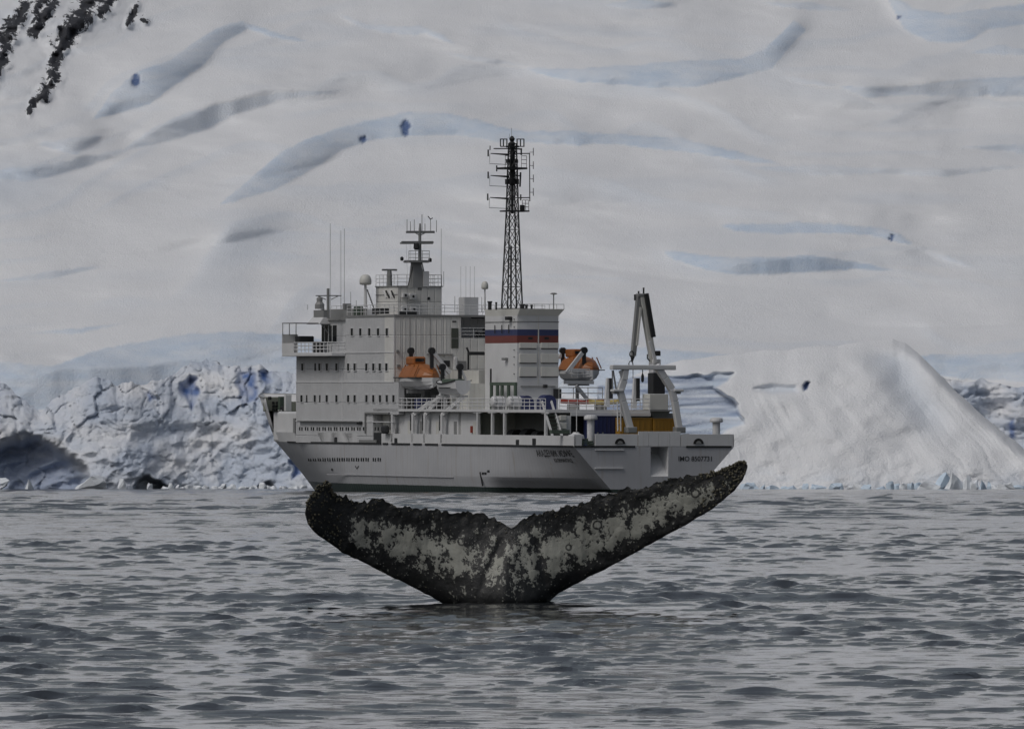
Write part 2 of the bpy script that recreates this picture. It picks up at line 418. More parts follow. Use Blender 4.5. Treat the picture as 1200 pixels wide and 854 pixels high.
    for (x, y, rx, ry) in ((475, 150, 5.5, 9), (425, 163, 5, 5), (160, 95, 5, 8), (1045, 279, 2.5, 2.5), (1054, 20, 2, 2)):
        DEEP = np.maximum(DEEP, sstep(1.25, 0.75, np.hypot((PX - x + 2.2 * vnoise(PX / 4, PY / 4, 8)) / rx, (PY - y + 2.5 * vnoise(PX / 5, PY / 5, 9)) / ry)))
    Y += DEEP * 0.9
    V = np.stack([(PX - 600) / FPX * Y, Y, CAMH + T * Y], -1)
    o = bpy.data.objects.new('snow_slope', grid_mesh('snow_slope', V, mat=SNOW, attrs={'ice': np.clip(ICE, 0, 1), 'deep': DEEP, 'rock': rk}))
    link(o); tag(o, kind='structure')
make_slope()

# ------------------------------------------------------------------ ice front and snow dome along the shore
def ice_front(name, px, top_fn, Ybase, lean, relief_fn, mat, attr_fn, rows=90, back=60.0, base_py=576.0):
    """a mass of ice with its foot in the sea: front face of 'rows' rows, then a top that runs back to the slope"""
    topy = top_fn(px)
    s = np.linspace(0, 1, rows)[:, None]
    PX = np.broadcast_to(px, (rows, len(px))); PY = base_py + (topy - base_py) * s
    Yb = Ybase(px)[None, :]
    hgt = (base_py - PY) / FPX * Yb                       # metres above the foot
    Y = Yb + lean(PX, PY, hgt, s) + relief_fn(PX, PY)
    Z = CAMH + (HORIZ - PY) / FPX * Y
    V = np.stack([(PX - 600) / FPX * Y, Y, Z], -1)
    extra = []
    last = V[-1]
    for k in range(1, 9):
        b = last.copy(); b[:, 1] += back * (k / 8) ** 1.3
        b[:, 0] = last[:, 0] * b[:, 1] / last[:, 1]
        b[:, 2] += (0.25 * math.sin(k) - 0.55 * k) * 0.5
        extra.append(b)
    V2 = np.concatenate([V, np.stack(extra)], 0)
    at = {}
    for k, arr in attr_fn(PX, PY).items():
        at[k] = np.concatenate([np.clip(arr, 0, 1), np.zeros((8, len(px)))], 0)
    o = bpy.data.objects.new(name, grid_mesh(name, V2, mat=mat, attrs=at)); link(o); tag(o, kind='structure')
    return o

def inpoly(PX, PY, poly, soft=3.0):
    """signed soft mask of a polygon"""
    d = np.full(PX.shape, 1e9); ins = np.zeros(PX.shape, bool); n = len(poly)
    for i in range(n):
        x0, y0 = poly[i]; x1, y1 = poly[(i + 1) % n]
        dx, dy = x1 - x0, y1 - y0
        u = np.clip(((PX - x0) * dx + (PY - y0) * dy) / (dx * dx + dy * dy), 0, 1)
        d = np.minimum(d, np.hypot(PX - x0 - u * dx, PY - y0 - u * dy))
        if y0 != y1:
            ins ^= ((y0 > PY) != (y1 > PY)) & (PX < dx * (PY - y0) / dy + x0)
    return sstep(-soft, soft, np.where(ins, d, -d))

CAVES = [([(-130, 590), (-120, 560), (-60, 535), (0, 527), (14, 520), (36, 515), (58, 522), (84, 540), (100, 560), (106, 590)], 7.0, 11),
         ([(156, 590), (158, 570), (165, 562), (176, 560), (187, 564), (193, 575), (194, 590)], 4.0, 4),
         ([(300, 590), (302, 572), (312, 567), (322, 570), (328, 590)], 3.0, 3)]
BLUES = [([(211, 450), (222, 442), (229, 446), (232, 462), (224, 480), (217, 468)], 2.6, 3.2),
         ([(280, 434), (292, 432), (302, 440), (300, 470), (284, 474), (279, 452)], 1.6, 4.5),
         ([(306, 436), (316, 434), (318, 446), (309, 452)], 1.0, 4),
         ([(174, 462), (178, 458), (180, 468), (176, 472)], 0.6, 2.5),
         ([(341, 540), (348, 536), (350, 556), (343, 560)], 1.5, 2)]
def cliff_relief(PX, PY):
    w = fbm(PX / 70, PY / 45, 60, 3)
    n = 1.5 * w + 0.8 * np.abs(fbm(PX / 34 + 0.8 * w, PY / 22, 61, 3, 0.42)) + 0.22 * fbm(PX / 9, PY / 7, 65, 3, 0.5)
    blk = np.floor((PX + 14 * vnoise(PX / 26, PY / 30, 70)) / 19)
    n += 0.9 * vnoise(blk * 1.7, np.floor(PY / 31) * 0.9, 71) * sstep(505, 470, PY)
    n += 0.5 * np.sin((PY + 0.45 * PX + 14 * w) / 4.2) * sstep(500, 545, PY) * sstep(160, 60, PX)
    jx, jy = PX + 6 * vnoise(PX / 15, PY / 15, 75), PY + 5 * vnoise(PX / 15, PY / 15, 76)
    v1, e1 = cells(jx / 24, jy / 30, 11); v2, e2 = cells(jx / 9, jy / 11, 21)                 # fractured blocks with open joints
    up = 0.35 + 0.65 * sstep(525, 470, PY)
    n += up * (1.5 * (v1 - 0.5) + 0.4 * sstep(0.10, 0.0, e1)) + 0.42 * (v2 - 0.5) + 0.1 * sstep(0.15, 0, e2)
    for poly, dep, soft in CAVES + BLUES:
        n = n + dep * inpoly(PX + 4 * vnoise(PX / 11, PY / 9, 5), PY + 3 * vnoise(PX / 9, PY / 11, 7), poly, soft)
    return n
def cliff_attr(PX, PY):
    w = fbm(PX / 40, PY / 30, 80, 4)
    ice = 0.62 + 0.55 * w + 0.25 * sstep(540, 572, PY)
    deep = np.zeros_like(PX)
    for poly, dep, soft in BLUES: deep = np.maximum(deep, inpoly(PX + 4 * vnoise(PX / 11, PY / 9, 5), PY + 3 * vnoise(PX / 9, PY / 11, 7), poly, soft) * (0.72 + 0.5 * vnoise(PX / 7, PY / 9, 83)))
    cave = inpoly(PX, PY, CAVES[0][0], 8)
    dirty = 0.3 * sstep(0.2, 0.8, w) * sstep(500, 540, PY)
    deep = np.maximum(deep, cave * 0.3)  # cave mouth darkened in colour too, adding to its shade
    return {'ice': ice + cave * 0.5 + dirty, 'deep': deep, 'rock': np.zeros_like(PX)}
ICE_M = ice_mat('serac_ice', snow=(0.79, 0.805, 0.835), ice=(0.53, 0.595, 0.70), deep=(0.09, 0.17, 0.40), grain=0.3)
_t = curve([(-420, 470), (-200, 450), (-60, 432), (0, 446), (28, 468), (50, 483), (62, 470), (90, 452), (112, 443), (122, 448), (160, 452), (200, 440), (214, 428), (240, 422), (262, 425), (282, 430), (300, 428), (322, 433), (350, 438), (420, 455), (560, 478), (700, 486), (790, 480), (860, 520), (900, 560)])
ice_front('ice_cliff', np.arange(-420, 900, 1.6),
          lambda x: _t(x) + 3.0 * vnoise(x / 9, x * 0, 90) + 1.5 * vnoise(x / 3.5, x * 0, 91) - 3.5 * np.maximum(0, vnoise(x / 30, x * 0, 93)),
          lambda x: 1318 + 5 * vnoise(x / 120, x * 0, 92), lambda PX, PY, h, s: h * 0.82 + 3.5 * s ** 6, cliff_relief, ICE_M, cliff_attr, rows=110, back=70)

# snow dome on the right, with the layered wall on its ship side
WALL = [(700, 443), (790, 441), (830, 439), (859, 437), (852, 446), (838, 455), (860, 470), (872, 496), (852, 503), (838, 514), (835, 590), (700, 590)]
def dome_relief(PX, PY):
    wl_ = inpoly(PX + 2 * vnoise(PX / 8, PY / 6, 33), PY + 2 * vnoise(PX / 12, PY / 9, 34), WALL, 2.2)
    n = wl_ * (2.4 * sstep(440, 475, PY) + 0.5 + 0.22 * np.sin(PY / 1.9 + PX / 24 + 3 * vnoise(PX / 60, PY / 13, 35)) + 0.35 * vnoise(PX / 70, PY / 6, 36))
    run = PX - (0.45 + 0.35 * sstep(900, 1080, PX)) * (PY - 400) + 7 * vnoise(PX / 50, PY / 40, 40)                                   # down-slope runnels
    n += (1 - wl_) * (0.12 * fbm(run / 6.5, PY / 60, 37, 3) * sstep(440, 490, PY) + 1.35 * fbm(PX / 75, PY / 55, 38, 3))
    # hollow beside the ridge
    u = np.clip((PX - 1030) / 90, 0, 1)
    n += 3.2 * np.exp(-((PX - (1040 + (PY - 415) * 0.62)) / 26) ** 2) * sstep(404, 424, PY) * sstep(535, 470, PY)
    n -= 1.6 * np.exp(-((PX - (1068 + (PY - 415) * 1.08)) / 12) ** 2) * sstep(400, 420, PY)
    n += 1.3 * inpoly(PX, PY, [(885, 455), (905, 451), (932, 453), (934, 459), (905, 461)], 4) + 1.2 * inpoly(PX, PY, [(941, 452), (945, 447), (949, 448), (946, 456), (942, 458)], 1.5)
    n += 0.22 * fbm(PX / 14, PY / 8, 39, 3) * sstep(535, 558, PY)
    return n
def dome_attr(PX, PY):
    wl_ = inpoly(PX, PY, WALL, 2.5)
    ice = wl_ * (0.7 + 0.3 * vnoise(PX / 80 + PY / 40, PY / 4.5, 36)) + 0.4 * inpoly(PX, PY, [(885, 455), (905, 451), (932, 453), (934, 459), (905, 461)], 4) + 0.25 * sstep(540, 565, PY) * (0.5 + vnoise(PX / 18, PY / 8, 6))
    ice = ice + 0.35 * np.exp(-((PX - (1040 + (PY - 415) * 0.62)) / 26) ** 2) * sstep(404, 424, PY) * sstep(535, 470, PY)  # bluish tint painted along the hollow in place of its shadow
    return {'ice': ice, 'deep': wl_ * np.clip(0.30 + 0.45 * vnoise(PX / 90 + PY / 60, PY / 3.2, 36) + 0.2 * vnoise(PX / 30, PY / 1.8, 37), 0, 0.8) + inpoly(PX, PY, [(941, 452), (945, 447), (949, 448), (946, 456), (942, 458)], 1.2), 'rock': np.zeros_like(PX)}
_d = curve([(700, 452), (780, 429), (800, 424), (860, 416), (950, 409), (1020, 400), (1046, 397), (1060, 402), (1078, 416), (1120, 456), (1160, 492), (1200, 526), (1255, 575)])
ice_front('snow_dome', np.arange(700, 1254, 1.5), lambda x: _d(x) + 1.2 * vnoise(x / 14, x * 0, 95) + 2.5 * vnoise(x / 38, x * 0, 96),
          lambda x: 1300 + 0.0 * x, lambda PX, PY, h, s: 1.15 * h * (1 - 0.25 * (1 - s)) + 6 * s ** 8, dome_relief, SNOW, dome_attr, rows=130, back=75)

# broken ice fall behind the dome's shoulder
_f = curve([(1040, 452), (1085, 440), (1130, 446), (1150, 444), (1175, 450), (1200, 455), (1280, 446), (1400, 452), (1640, 470)])
ice_front('ice_fall', np.arange(1040, 1640, 2.0), lambda x: _f(x) + 2.5 * vnoise(x / 10, x * 0, 97), lambda x: 1350 + 4 * vnoise(x / 60, x * 0, 98),
          lambda PX, PY, h, s: h * 0.5, lambda PX, PY: 2.6 * fbm(PX / 45, PY / 24, 99, 5, 0.55), ICE_M,
          lambda PX, PY: {'ice': 0.45 + 0.6 * fbm(PX / 30, PY / 20, 101, 4), 'deep': 0.8 * inpoly(PX, PY, [(1182, 496), (1188, 490), (1190, 512), (1184, 514)], 2), 'rock': np.zeros_like(PX)}, rows=70, back=60)

# ------------------------------------------------------------------ whale tail
WD = 120.4                                                     # metres from the camera
def whale_tail():
    top = curve([(359, 600), (361, 590), (366, 580), (374, 570), (380, 566), (385, 563), (388, 568), (392, 577), (405, 583), (420, 588), (450, 589), (480, 596), (510, 598), (530, 600), (560, 602), (578, 606), (590, 613), (599, 619), (604, 616), (612, 610), (625, 603), (640, 600), (650, 598), (680, 590), (700, 583), (720, 577), (750, 571), (780, 564), (810, 558), (840, 553), (852, 549), (862, 542), (868, 540), (872, 541), (874.5, 545)])
    bot = curve([(359, 602), (362, 613), (368, 621), (375, 628), (400, 646), (430, 661), (460, 676), (490, 691), (515, 704), (540, 722), (560, 745), (600, 752), (612, 740), (630, 718), (655, 695), (680, 681), (720, 661), (760, 638), (800, 617), (835, 595), (860, 574), (869, 562), (873, 552), (874.5, 547)])
    px = np.concatenate([np.linspace(359, 395, 40)[:-1], np.linspace(395, 845, 300)[:-1], np.linspace(845, 874.5, 40)])
    n = 34
    c = (1 - np.cos(np.linspace(0, math.pi, n))) / 2            # 0 leading edge .. 1 trailing edge
    inner = sstep(0, 30, px - 385) * sstep(0, 30, 850 - px)
    ragged = (2.6 * np.maximum(0, vnoise(px / 7, px * 0, 3)) + 1.8 * vnoise(px / 3.1, px * 0, 4) + 4.5 * np.maximum(0, vnoise(px / 17, px * 0, 5) - 0.3)) * (0.4 + 0.6 * inner)
    ragged = 1.3 * ragged * sstep(0, 22, np.abs(px - 600))
    T = top(px) - ragged; B = bot(px) + 0.7 * vnoise(px / 6, px * 0, 9)
    PX = np.broadcast_to(px, (n, len(px))); C = np.broadcast_to(c[:, None], PX.shape)
    PY = B + (T - B) * C
    k = WD / FPX
    X = (PX - 600) * k; Z = CAMH + (HORIZ - PY) * k
    S = np.abs(PX - 603) / 250.0
    chord = (B - T) * k
    prof = 2.2 * (np.sqrt(C + 1e-6) * 0.62 - 0.28 * C - 0.52 * C ** 2 + 0.18 * C ** 3)     # blunt leading, thin trailing edge
    prof = np.maximum(prof, 0) * 0.95
    half = np.clip(0.115 * chord, 0.015, 0.16) * prof
    ped = np.exp(-((PX - 590) / 62) ** 2) * sstep(600, 725, PY)                              # the stock of the tail
    half = half + 0.34 * ped * np.sqrt(np.clip(C * 6, 0, 1))
    lump = 0.014 * fbm(X * 5, Z * 5, 14, 4) + 0.010 * np.abs(fbm(X * 14, Z * 14, 15, 2)) * (sstep(0.72, 0.95, C) + sstep(0.2, 0.05, C))
    keel = 0.05 * np.exp(-((PX - (600 - (PY - 619) * 0.12)) / 10) ** 2) * sstep(612, 650, PY)
    crease = -0.035 * np.exp(-((PX - (590 - (PY - 628) * 0.42)) / 5) ** 2) * sstep(622, 640, PY) * sstep(705, 680, PY) \
             - 0.030 * np.exp(-((PX - (627 + (PY - 630) * 0.22)) / 5) ** 2) * sstep(622, 640, PY) * sstep(705, 680, PY)
    # the blade leans over towards the viewer at its trailing edge; lobes cup a little, left tip curls forward
    lean = -(Z - 0.0) * 0.16 - 0.35 * np.clip(S, 0, 1) ** 2 - 0.22 * sstep(400, 359, PX) + 0.10 * np.sin(np.clip(S, 0, 1) * math.pi)
    mid = WD + lean + 0.5 * sstep(700, 760, PY)
    front = np.stack([X, mid - half - lump - keel - crease, Z], -1)
    rear = np.stack([X, mid + half * 0.9 + 0.4 * ped, Z], -1)
    # pale ventral patch: coarse shape here, mottling in the material
    pale = 0.95 * sstep(0.08, 0.34, C) * sstep(0.90, 0.64, C)
    cen = np.exp(-((PX - 605) / 48) ** 2)
    pale = np.maximum(pale, 0.85 * cen * sstep(0.30, 0.5, C) * sstep(0.98, 0.82, C))
    pale *= sstep(388, 420, PX) * sstep(862, 820, PX)
    pale *= 1 - 0.75 * sstep(655, 702, PY)
    pale -= 0.45 * np.exp(-((PX - (588 - (PY - 628) * 0.42)) / 4.5) ** 2) * sstep(622, 640, PY) + 0.4 * np.exp(-((PX - (627 + (PY - 630) * 0.22)) / 5) ** 2) * sstep(622, 640, PY)  # shade of the two creases painted into the skin pattern
    pale -= 0.28 * sstep(560, 400, PX) * sstep(0.5, 0.75, C) + 0.12 * sstep(560, 480, PX) * sstep(0.55, 0.8, vnoise(PX / 40, PY / 26, 77) * 0.5 + 0.5)
    V = np.concatenate([front, rear[::-1]], 0); V = np.concatenate([V, V[:1]], 0)
    pal = np.concatenate([pale, pale[::-1] * 0.0], 0); pal = np.concatenate([pal, pal[:1]], 0)
    m, nt, b = new_mat('whale_skin')
    n1 = noise(nt, 6.5, 9, 0.74, (1.0, 1.0, 0.75)); n2 = noise(nt, 21.0, 6, 0.7)
    f = mth(nt, 'ADD', attr(nt, 'pale'), mth(nt, 'MULTIPLY', mth(nt, 'SUBTRACT', n1, 0.52), 4.6))
    f = mth(nt, 'ADD', f, mth(nt, 'MULTIPLY', mth(nt, 'SUBTRACT', n2, 0.5), 2.2))
    f = maprange(nt, f, 0.56, 0.74)
    # round barnacle scars
    tc = nd(nt, 'ShaderNodeTexCoord'); vo = nd(nt, 'ShaderNodeTexVoronoi'); vo.inputs['Scale'].default_value = 6.5
    mp = nd(nt, 'ShaderNodeMapping'); mp.inputs['Scale'].default_value = (1, 0.05, 1); lk(nt, tc.outputs['Object'], mp.inputs[0]); lk(nt, mp.outputs[0], vo.inputs['Vector'])
    sep = nd(nt, 'ShaderNodeSeparateColor'); lk(nt, vo.outputs['Color'], sep.inputs[0])
    rad = mth(nt, 'MULTIPLY', sep.outputs[0], 0.34)
    ring = maprange(nt, mth(nt, 'ABSOLUTE', mth(nt, 'SUBTRACT', vo.outputs['Distance'], rad)), 0.10, 0.045)
    ring = mth(nt, 'MULTIPLY', ring, maprange(nt, sep.outputs[1], 0.5, 0.56))
    f = mth(nt, 'MULTIPLY', f, mth(nt, 'SUBTRACT', 1.0, mth(nt, 'MULTIPLY', ring, 0.85)), clamp=True)
    spk = nd(nt, 'ShaderNodeTexVoronoi'); spk.inputs['Scale'].default_value = 26; lk(nt, tc.outputs['Object'], spk.inputs['Vector'])
    sp2 = nd(nt, 'ShaderNodeSeparateColor'); lk(nt, spk.outputs['Color'], sp2.inputs[0])
    dots = mth(nt, 'MULTIPLY', maprange(nt, spk.outputs['Distance'], 0.30, 0.12), maprange(nt, sp2.outputs[0], 0.8, 0.86))
    white = mixc(nt, noise(nt, 5.0, 5, 0.6), (0.22, 0.225, 0.195), (0.42, 0.425, 0.385))
    blk = mixc(nt, n2, (0.006, 0.007, 0.008), (0.025, 0.026, 0.026))
    blk = mixc(nt, mth(nt, 'MULTIPLY', dots, 0.7), blk, (0.42, 0.42, 0.38))
    lk(nt, mixc(nt, f, blk, white), b.inputs['Base Color'])
    b.inputs['Roughness'].default_value = 0.3; b.inputs['Specular IOR Level'].default_value = 0.5
    bump(nt, b, mth(nt, 'ADD', n1, mth(nt, 'MULTIPLY', n2, 0.5)), 0.03, 0.7)
    root = empty('humpback_whale', (0, WD, 0))
    tag(root, 'humpback whale diving, black and white mottled tail flukes raised out of the sea', 'whale')
    V[..., 1] -= WD
    o = bpy.data.objects.new('tail', grid_mesh('tail', V, mat=m, attrs={'pale': np.clip(pal, 0, 1)}, flip=False)); link(o, root)
    # barnacles crusting tips and edges
    bm_, nt2, b2 = new_mat('barnacle_shell')
    lk(nt2, mixc(nt2, noise(nt2, 9, 4, 0.6), (0.012, 0.013, 0.011), (0.20, 0.185, 0.13)), b2.inputs['Base Color']); b2.inputs['Roughness'].default_value = 0.8
    mb = MB(); rng = random.Random(4); H_, W_ = PX.shape
    for q in range(640):
        u = rng.random()
        if u < 0.30: j = rng.randrange(2, 44)
        elif u < 0.52: j = rng.randrange(W_ - 58, W_ - 4)
        else: j = rng.randrange(20, W_ - 20)
        tipz = j < 44 or j > W_ - 58
        i = rng.randrange(5, n - 3) if tipz else (rng.randrange(n - 10, n - 1) if rng.random() < 0.72 else rng.randrange(3, 8))
        if tipz and rng.random() < 0.35: i = rng.randrange(n - 8, n - 1)
        p = front[i, j] - np.array([0, WD, 0]); r = rng.uniform(0.005, 0.017) * (1.15 if tipz else 0.62)
        if not tipz and i < 9 and rng.random() < .5: r *= 0.6
        c_ = Vector((p[0] + rng.uniform(-.01, .01), p[1] - r * 0.2, p[2] + rng.uniform(-.01, .01)))
        vs = []
        for rr, off in ((1.0, 0.0), (0.85, 0.55), (0.45, 0.95)):
            for a in range(6): vs.append(c_ + Vector((math.cos(a * 1.047 + off) * r * rr, -off * r, math.sin(a * 1.047 + off) * r * rr)))
        fs = [(l * 6 + a, l * 6 + (a + 1) % 6, (l + 1) * 6 + (a + 1) % 6, (l + 1) * 6 + a) for l in range(2) for a in range(6)] + [(12, 13, 14, 15, 16, 17)]
        mb.add(vs, fs)
    tag(mb.build('barnacles', bm_, root, smooth=True), kind='stuff')
whale_tail()

# ------------------------------------------------------------------ loose ice along the shore
BERG = ice_mat('floating_ice', snow=(0.80, 0.84, 0.88), ice=(0.52, 0.66, 0.80), deep=(0.2, 0.38, 0.6), grain=0.15)
BERG_B = ice_mat('blue_floating_ice', snow=(0.62, 0.74, 0.86), ice=(0.50, 0.66, 0.82), deep=(0.2, 0.38, 0.6), grain=0.15)
def chunk_mesh(seed):
    import bmesh
    rng = random.Random(seed); bm = bmesh.new()
    for k in range(15):
        a = rng.random() * 6.283; z = rng.uniform(-0.35, 1.0) ; r = rng.uniform(0.45, 1.0) * (1.05 - 0.55 * max(z, 0))
        bm.verts.new((math.cos(a) * r, math.sin(a) * r * 0.8, z))
    bmesh.ops.convex_hull(bm, input=bm.verts)
    for g in [v for v in bm.verts if not v.link_faces]: bm.verts.remove(g)
    bmesh.ops.subdivide_edges(bm, edges=bm.edges, cuts=2, use_grid_fill=True)
    for v in bm.verts:
        n = Vector((math.sin(v.co.x * 7 + seed) + math.sin(v.co.z * 11), math.sin(v.co.y * 8 + seed * 2), math.cos(v.co.x * 9 + v.co.z * 6 + seed)))
        v.co += n * 0.055
    me = bpy.data.meshes.new('ice_block'); bm.to_mesh(me); bm.free()
    return me
CHUNKS = [chunk_mesh(100 + k) for k in range(9)]
CH_B = [m_.copy() for m_ in CHUNKS]
for m_ in CHUNKS: m_.materials.append(BERG)
for m_ in CH_B: m_.materials.append(BERG_B)
def block(px, wpx, hpx, Y, label, group, blue=False, z=0.0, name='ice_block'):
    k = Y / FPX; q = int(abs(px * 7 + wpx)) % 9
    o = bpy.data.objects.new(name, (CH_B if blue else CHUNKS)[q]); link(o)
    o.location = ((px - 600) * k, Y, z); o.scale = (wpx * k * 0.55, max(wpx, hpx) * k * 0.6, hpx * k * 0.95)
    o.rotation_euler = (0, 0, (px * 0.77) % 6.28)
    tag(o, label, 'ice block', group)
    return o
for (x, w, h, lab) in ((2, 40, 13, 'broad white floe of ice drifting at the mouth of the dark ice cave'),
                       (34, 13, 10, 'small pointed white ice block afloat before the dark ice cave'),
                       (110, 38, 13, 'long white ice block afloat between the two dark ice caves'),
                       (143, 12, 12, 'upright white ice lump afloat beside the small cave in the ice cliff'),
                       (175, 9, 9, 'little white ice lump afloat in the mouth of the small cave')):
    block(x, w * 1.15, h * 1.3, 1304, lab, 'white ice afloat below the ice cliff')
rng = random.Random(8)
for k in range(26):
    x = 196 + k * 6.6 + rng.uniform(-3, 3)
    w, h = rng.uniform(7, 17), rng.uniform(3, 9)
    size = 'squat' if h < 5 and w > 10 else ('small' if w < 10 else 'tall')
    block(x, w, h, rng.uniform(1306, 1312), size + ' jagged grey white ice lump at the foot of the ice cliff beside the bow', size + ' ice rubble under the cliff')
x = 858
while x < 1240:
    w = rng.uniform(8, 30); big = rng.random() < 0.25
    tall = 9 + 13 * math.exp(-((x - 1120) / 60) ** 2)
    bl = rng.random() < 0.6
    w2, h2 = w * (1.3 if big else 1), rng.uniform(0.55, 1.15) * tall
    size = 'large' if w2 > 22 else ('small' if w2 < 13 else ('tall' if h2 > w2 * 0.62 else 'squat')); col = 'pale blue' if bl else 'white'
    block(x, w2, h2, rng.uniform(1288, 1299), size + ' jagged ' + col + ' ice block in the rubble below the snow dome', size + ' ' + col + ' ice rubble under the snow dome', bl, z=-0.2)
    x += w * 0.55

# ------------------------------------------------------------------ the ship
# local axes: x to starboard, y forward from the transom, z up
S_LOC = Vector((14.87, 1000.0, 0.0)); S_ROT = (math.radians(0.5), 0, math.radians(22))
ship = empty('research_ship', S_LOC, S_ROT)
tag(ship, 'white research ship with striped funnel, lattice mast and stern gantry lying off the glacier', 'ship')
_M = Matrix.Translation(S_LOC) @ Matrix.Rotation(S_ROT[2], 4, 'Z') @ Matrix.Rotation(S_ROT[0], 4, 'X')
_MI = _M.inverted(); _O = _MI @ Vector((0, 0, CAMH))
def hit(px, py, ax, val):
    """point of the ship seen at a photo position, on the plane x, y or z = val"""
    d = _MI.to_3x3() @ Vector(((px - 600) / FPX, 1, (HORIZ - py) / FPX))
    return _O + d * ((val - _O[ax]) / d[ax])
def SD(px, py, v=-9.1): p = hit(px, py, 0, v); return p.y, p.z
def AF(px, py, u): p = hit(px, py, 1, u); return p.x, p.z

WHITE = paint('white_paint', (0.66, 0.667, 0.675), 0.45, (0.34, 0.29, 0.22), 0.30)
AFTW = paint('cream_white_paint', (0.62, 0.62, 0.585), 0.5, (0.33, 0.29, 0.23), 0.35)
DECKG = paint('green_deck_paint', (0.07, 0.10, 0.075), 0.7, damt=0.2, streak=False)
DARK = paint('dark_steel', (0.022, 0.023, 0.025), 0.55, damt=0.0)
GREY = paint('grey_steel', (0.24, 0.245, 0.245), 0.5, damt=0.2)
MASTB = paint('black_mast_paint', (0.016, 0.017, 0.019), 0.5, damt=0.0)
GLASS, _n, _b = new_mat('dark_window_glass'); _b.inputs['Base Color'].default_value = (0.018, 0.021, 0.024, 1); _b.inputs['Roughness'].default_value = 0.15
ORANGE = paint('orange_lifeboat_paint', (0.34, 0.118, 0.03), 0.4, (0.2, 0.08, 0.03), 0.3)
BLUE = paint('navy_blue_paint', (0.018, 0.026, 0.10), 0.5, damt=0.1)
FBLUE = paint('funnel_blue', (0.042, 0.055, 0.14), 0.5, damt=0.15)
FRED = paint('funnel_red', (0.18, 0.05, 0.042), 0.5, damt=0.15)
OCHRE = paint('ochre_paint', (0.36, 0.19, 0.025), 0.6, (0.12, 0.07, 0.03), 0.3)
RED = paint('red_plastic', (0.32, 0.05, 0.03), 0.4, damt=0.1)
YEL = paint('yellow_plastic', (0.55, 0.42, 0.12), 0.4, damt=0.1)
RUBBER = paint('black_rubber', (0.012, 0.012, 0.012), 0.8, damt=0.0)

def hull_mat():
    m, nt, b = new_mat('hull_paint')
    tc = nd(nt, 'ShaderNodeTexCoord'); sp = nd(nt, 'ShaderNodeSeparateXYZ'); lk(nt, tc.outputs['Object'], sp.inputs[0])
    n1 = noise(nt, 0.22, 5, 0.6, (1, 0.6, 0.6)); st = noise(nt, 1.0, 5, 0.65, (1.6, 1.6, 0.10))
    c = mixc(nt, maprange(nt, n1, 0.3, 0.7), (0.40, 0.408, 0.428), (0.47, 0.478, 0.50))
    c = mixc(nt, mth(nt, 'MULTIPLY', maprange(nt, st, 0.54, 0.76), 0.5), c, (0.27, 0.22, 0.165))
    edge = mth(nt, 'MULTIPLY', noise(nt, 0.9, 4, 0.6), 0.12)
    zz = mth(nt, 'ADD', sp.outputs[2], edge)
    c = mixc(nt, maprange(nt, zz, 0.44, 0.38), c, (0.030, 0.046, 0.040))
    lk(nt, c, b.inputs['Base Color']); b.inputs['Roughness'].default_value = 0.42
    # plate seams and the slight hungry-horse dishing between frames
    w = nd(nt, 'ShaderNodeTexWave'); w.wave_type = 'BANDS'; w.bands_direction = 'Y'; w.inputs['Scale'].default_value = 0.42; w.inputs['Distortion'].default_value = 0.6
    lk(nt, tc.outputs['Object'], w.inputs['Vector'])
    h = mth(nt, 'ADD', mth(nt, 'MULTIPLY', w.outputs['Fac'], 0.4), noise(nt, 0.5, 4, 0.6))
    bump(nt, b, h, 0.05, 0.6)
    return m
HULL = hull_mat()

def ribbed(name, col):
    """house plating with vertical stiffeners showing through"""
    m = paint(name, col, 0.5, (0.34, 0.29, 0.23), 0.30); nt = m.node_tree; b = nt.nodes['Principled BSDF']
    tc = nd(nt, 'ShaderNodeTexCoord'); sp = nd(nt, 'ShaderNodeSeparateXYZ'); lk(nt, tc.outputs['Object'], sp.inputs[0])
    s = mth(nt, 'ADD', mth(nt, 'MULTIPLY', sp.outputs[0], 1.25), mth(nt, 'MULTIPLY', sp.outputs[1], 1.25))
    fr = mth(nt, 'ABSOLUTE', mth(nt, 'SUBTRACT', mth(nt, 'FRACT', s), 0.5))
    seam = maprange(nt, mth(nt, 'ABSOLUTE', mth(nt, 'SUBTRACT', mth(nt, 'FRACT', mth(nt, 'MULTIPLY', sp.outputs[2], 0.27)), 0.5)), 0.0, 0.02)
    bump(nt, b, mth(nt, 'ADD', mth(nt, 'MULTIPLY', maprange(nt, fr, 0.0, 0.12), 0.8), mth(nt, 'ADD', seam, noise(nt, 0.8, 3))), 0.05, 1.0)
    return m
HOUSE = ribbed('house_plating', (0.56, 0.568, 0.58)); HOUSE_A = ribbed('lightened_aft_plating', (0.72, 0.715, 0.69))  # aft plating lightened in colour to make up for its lack of sun

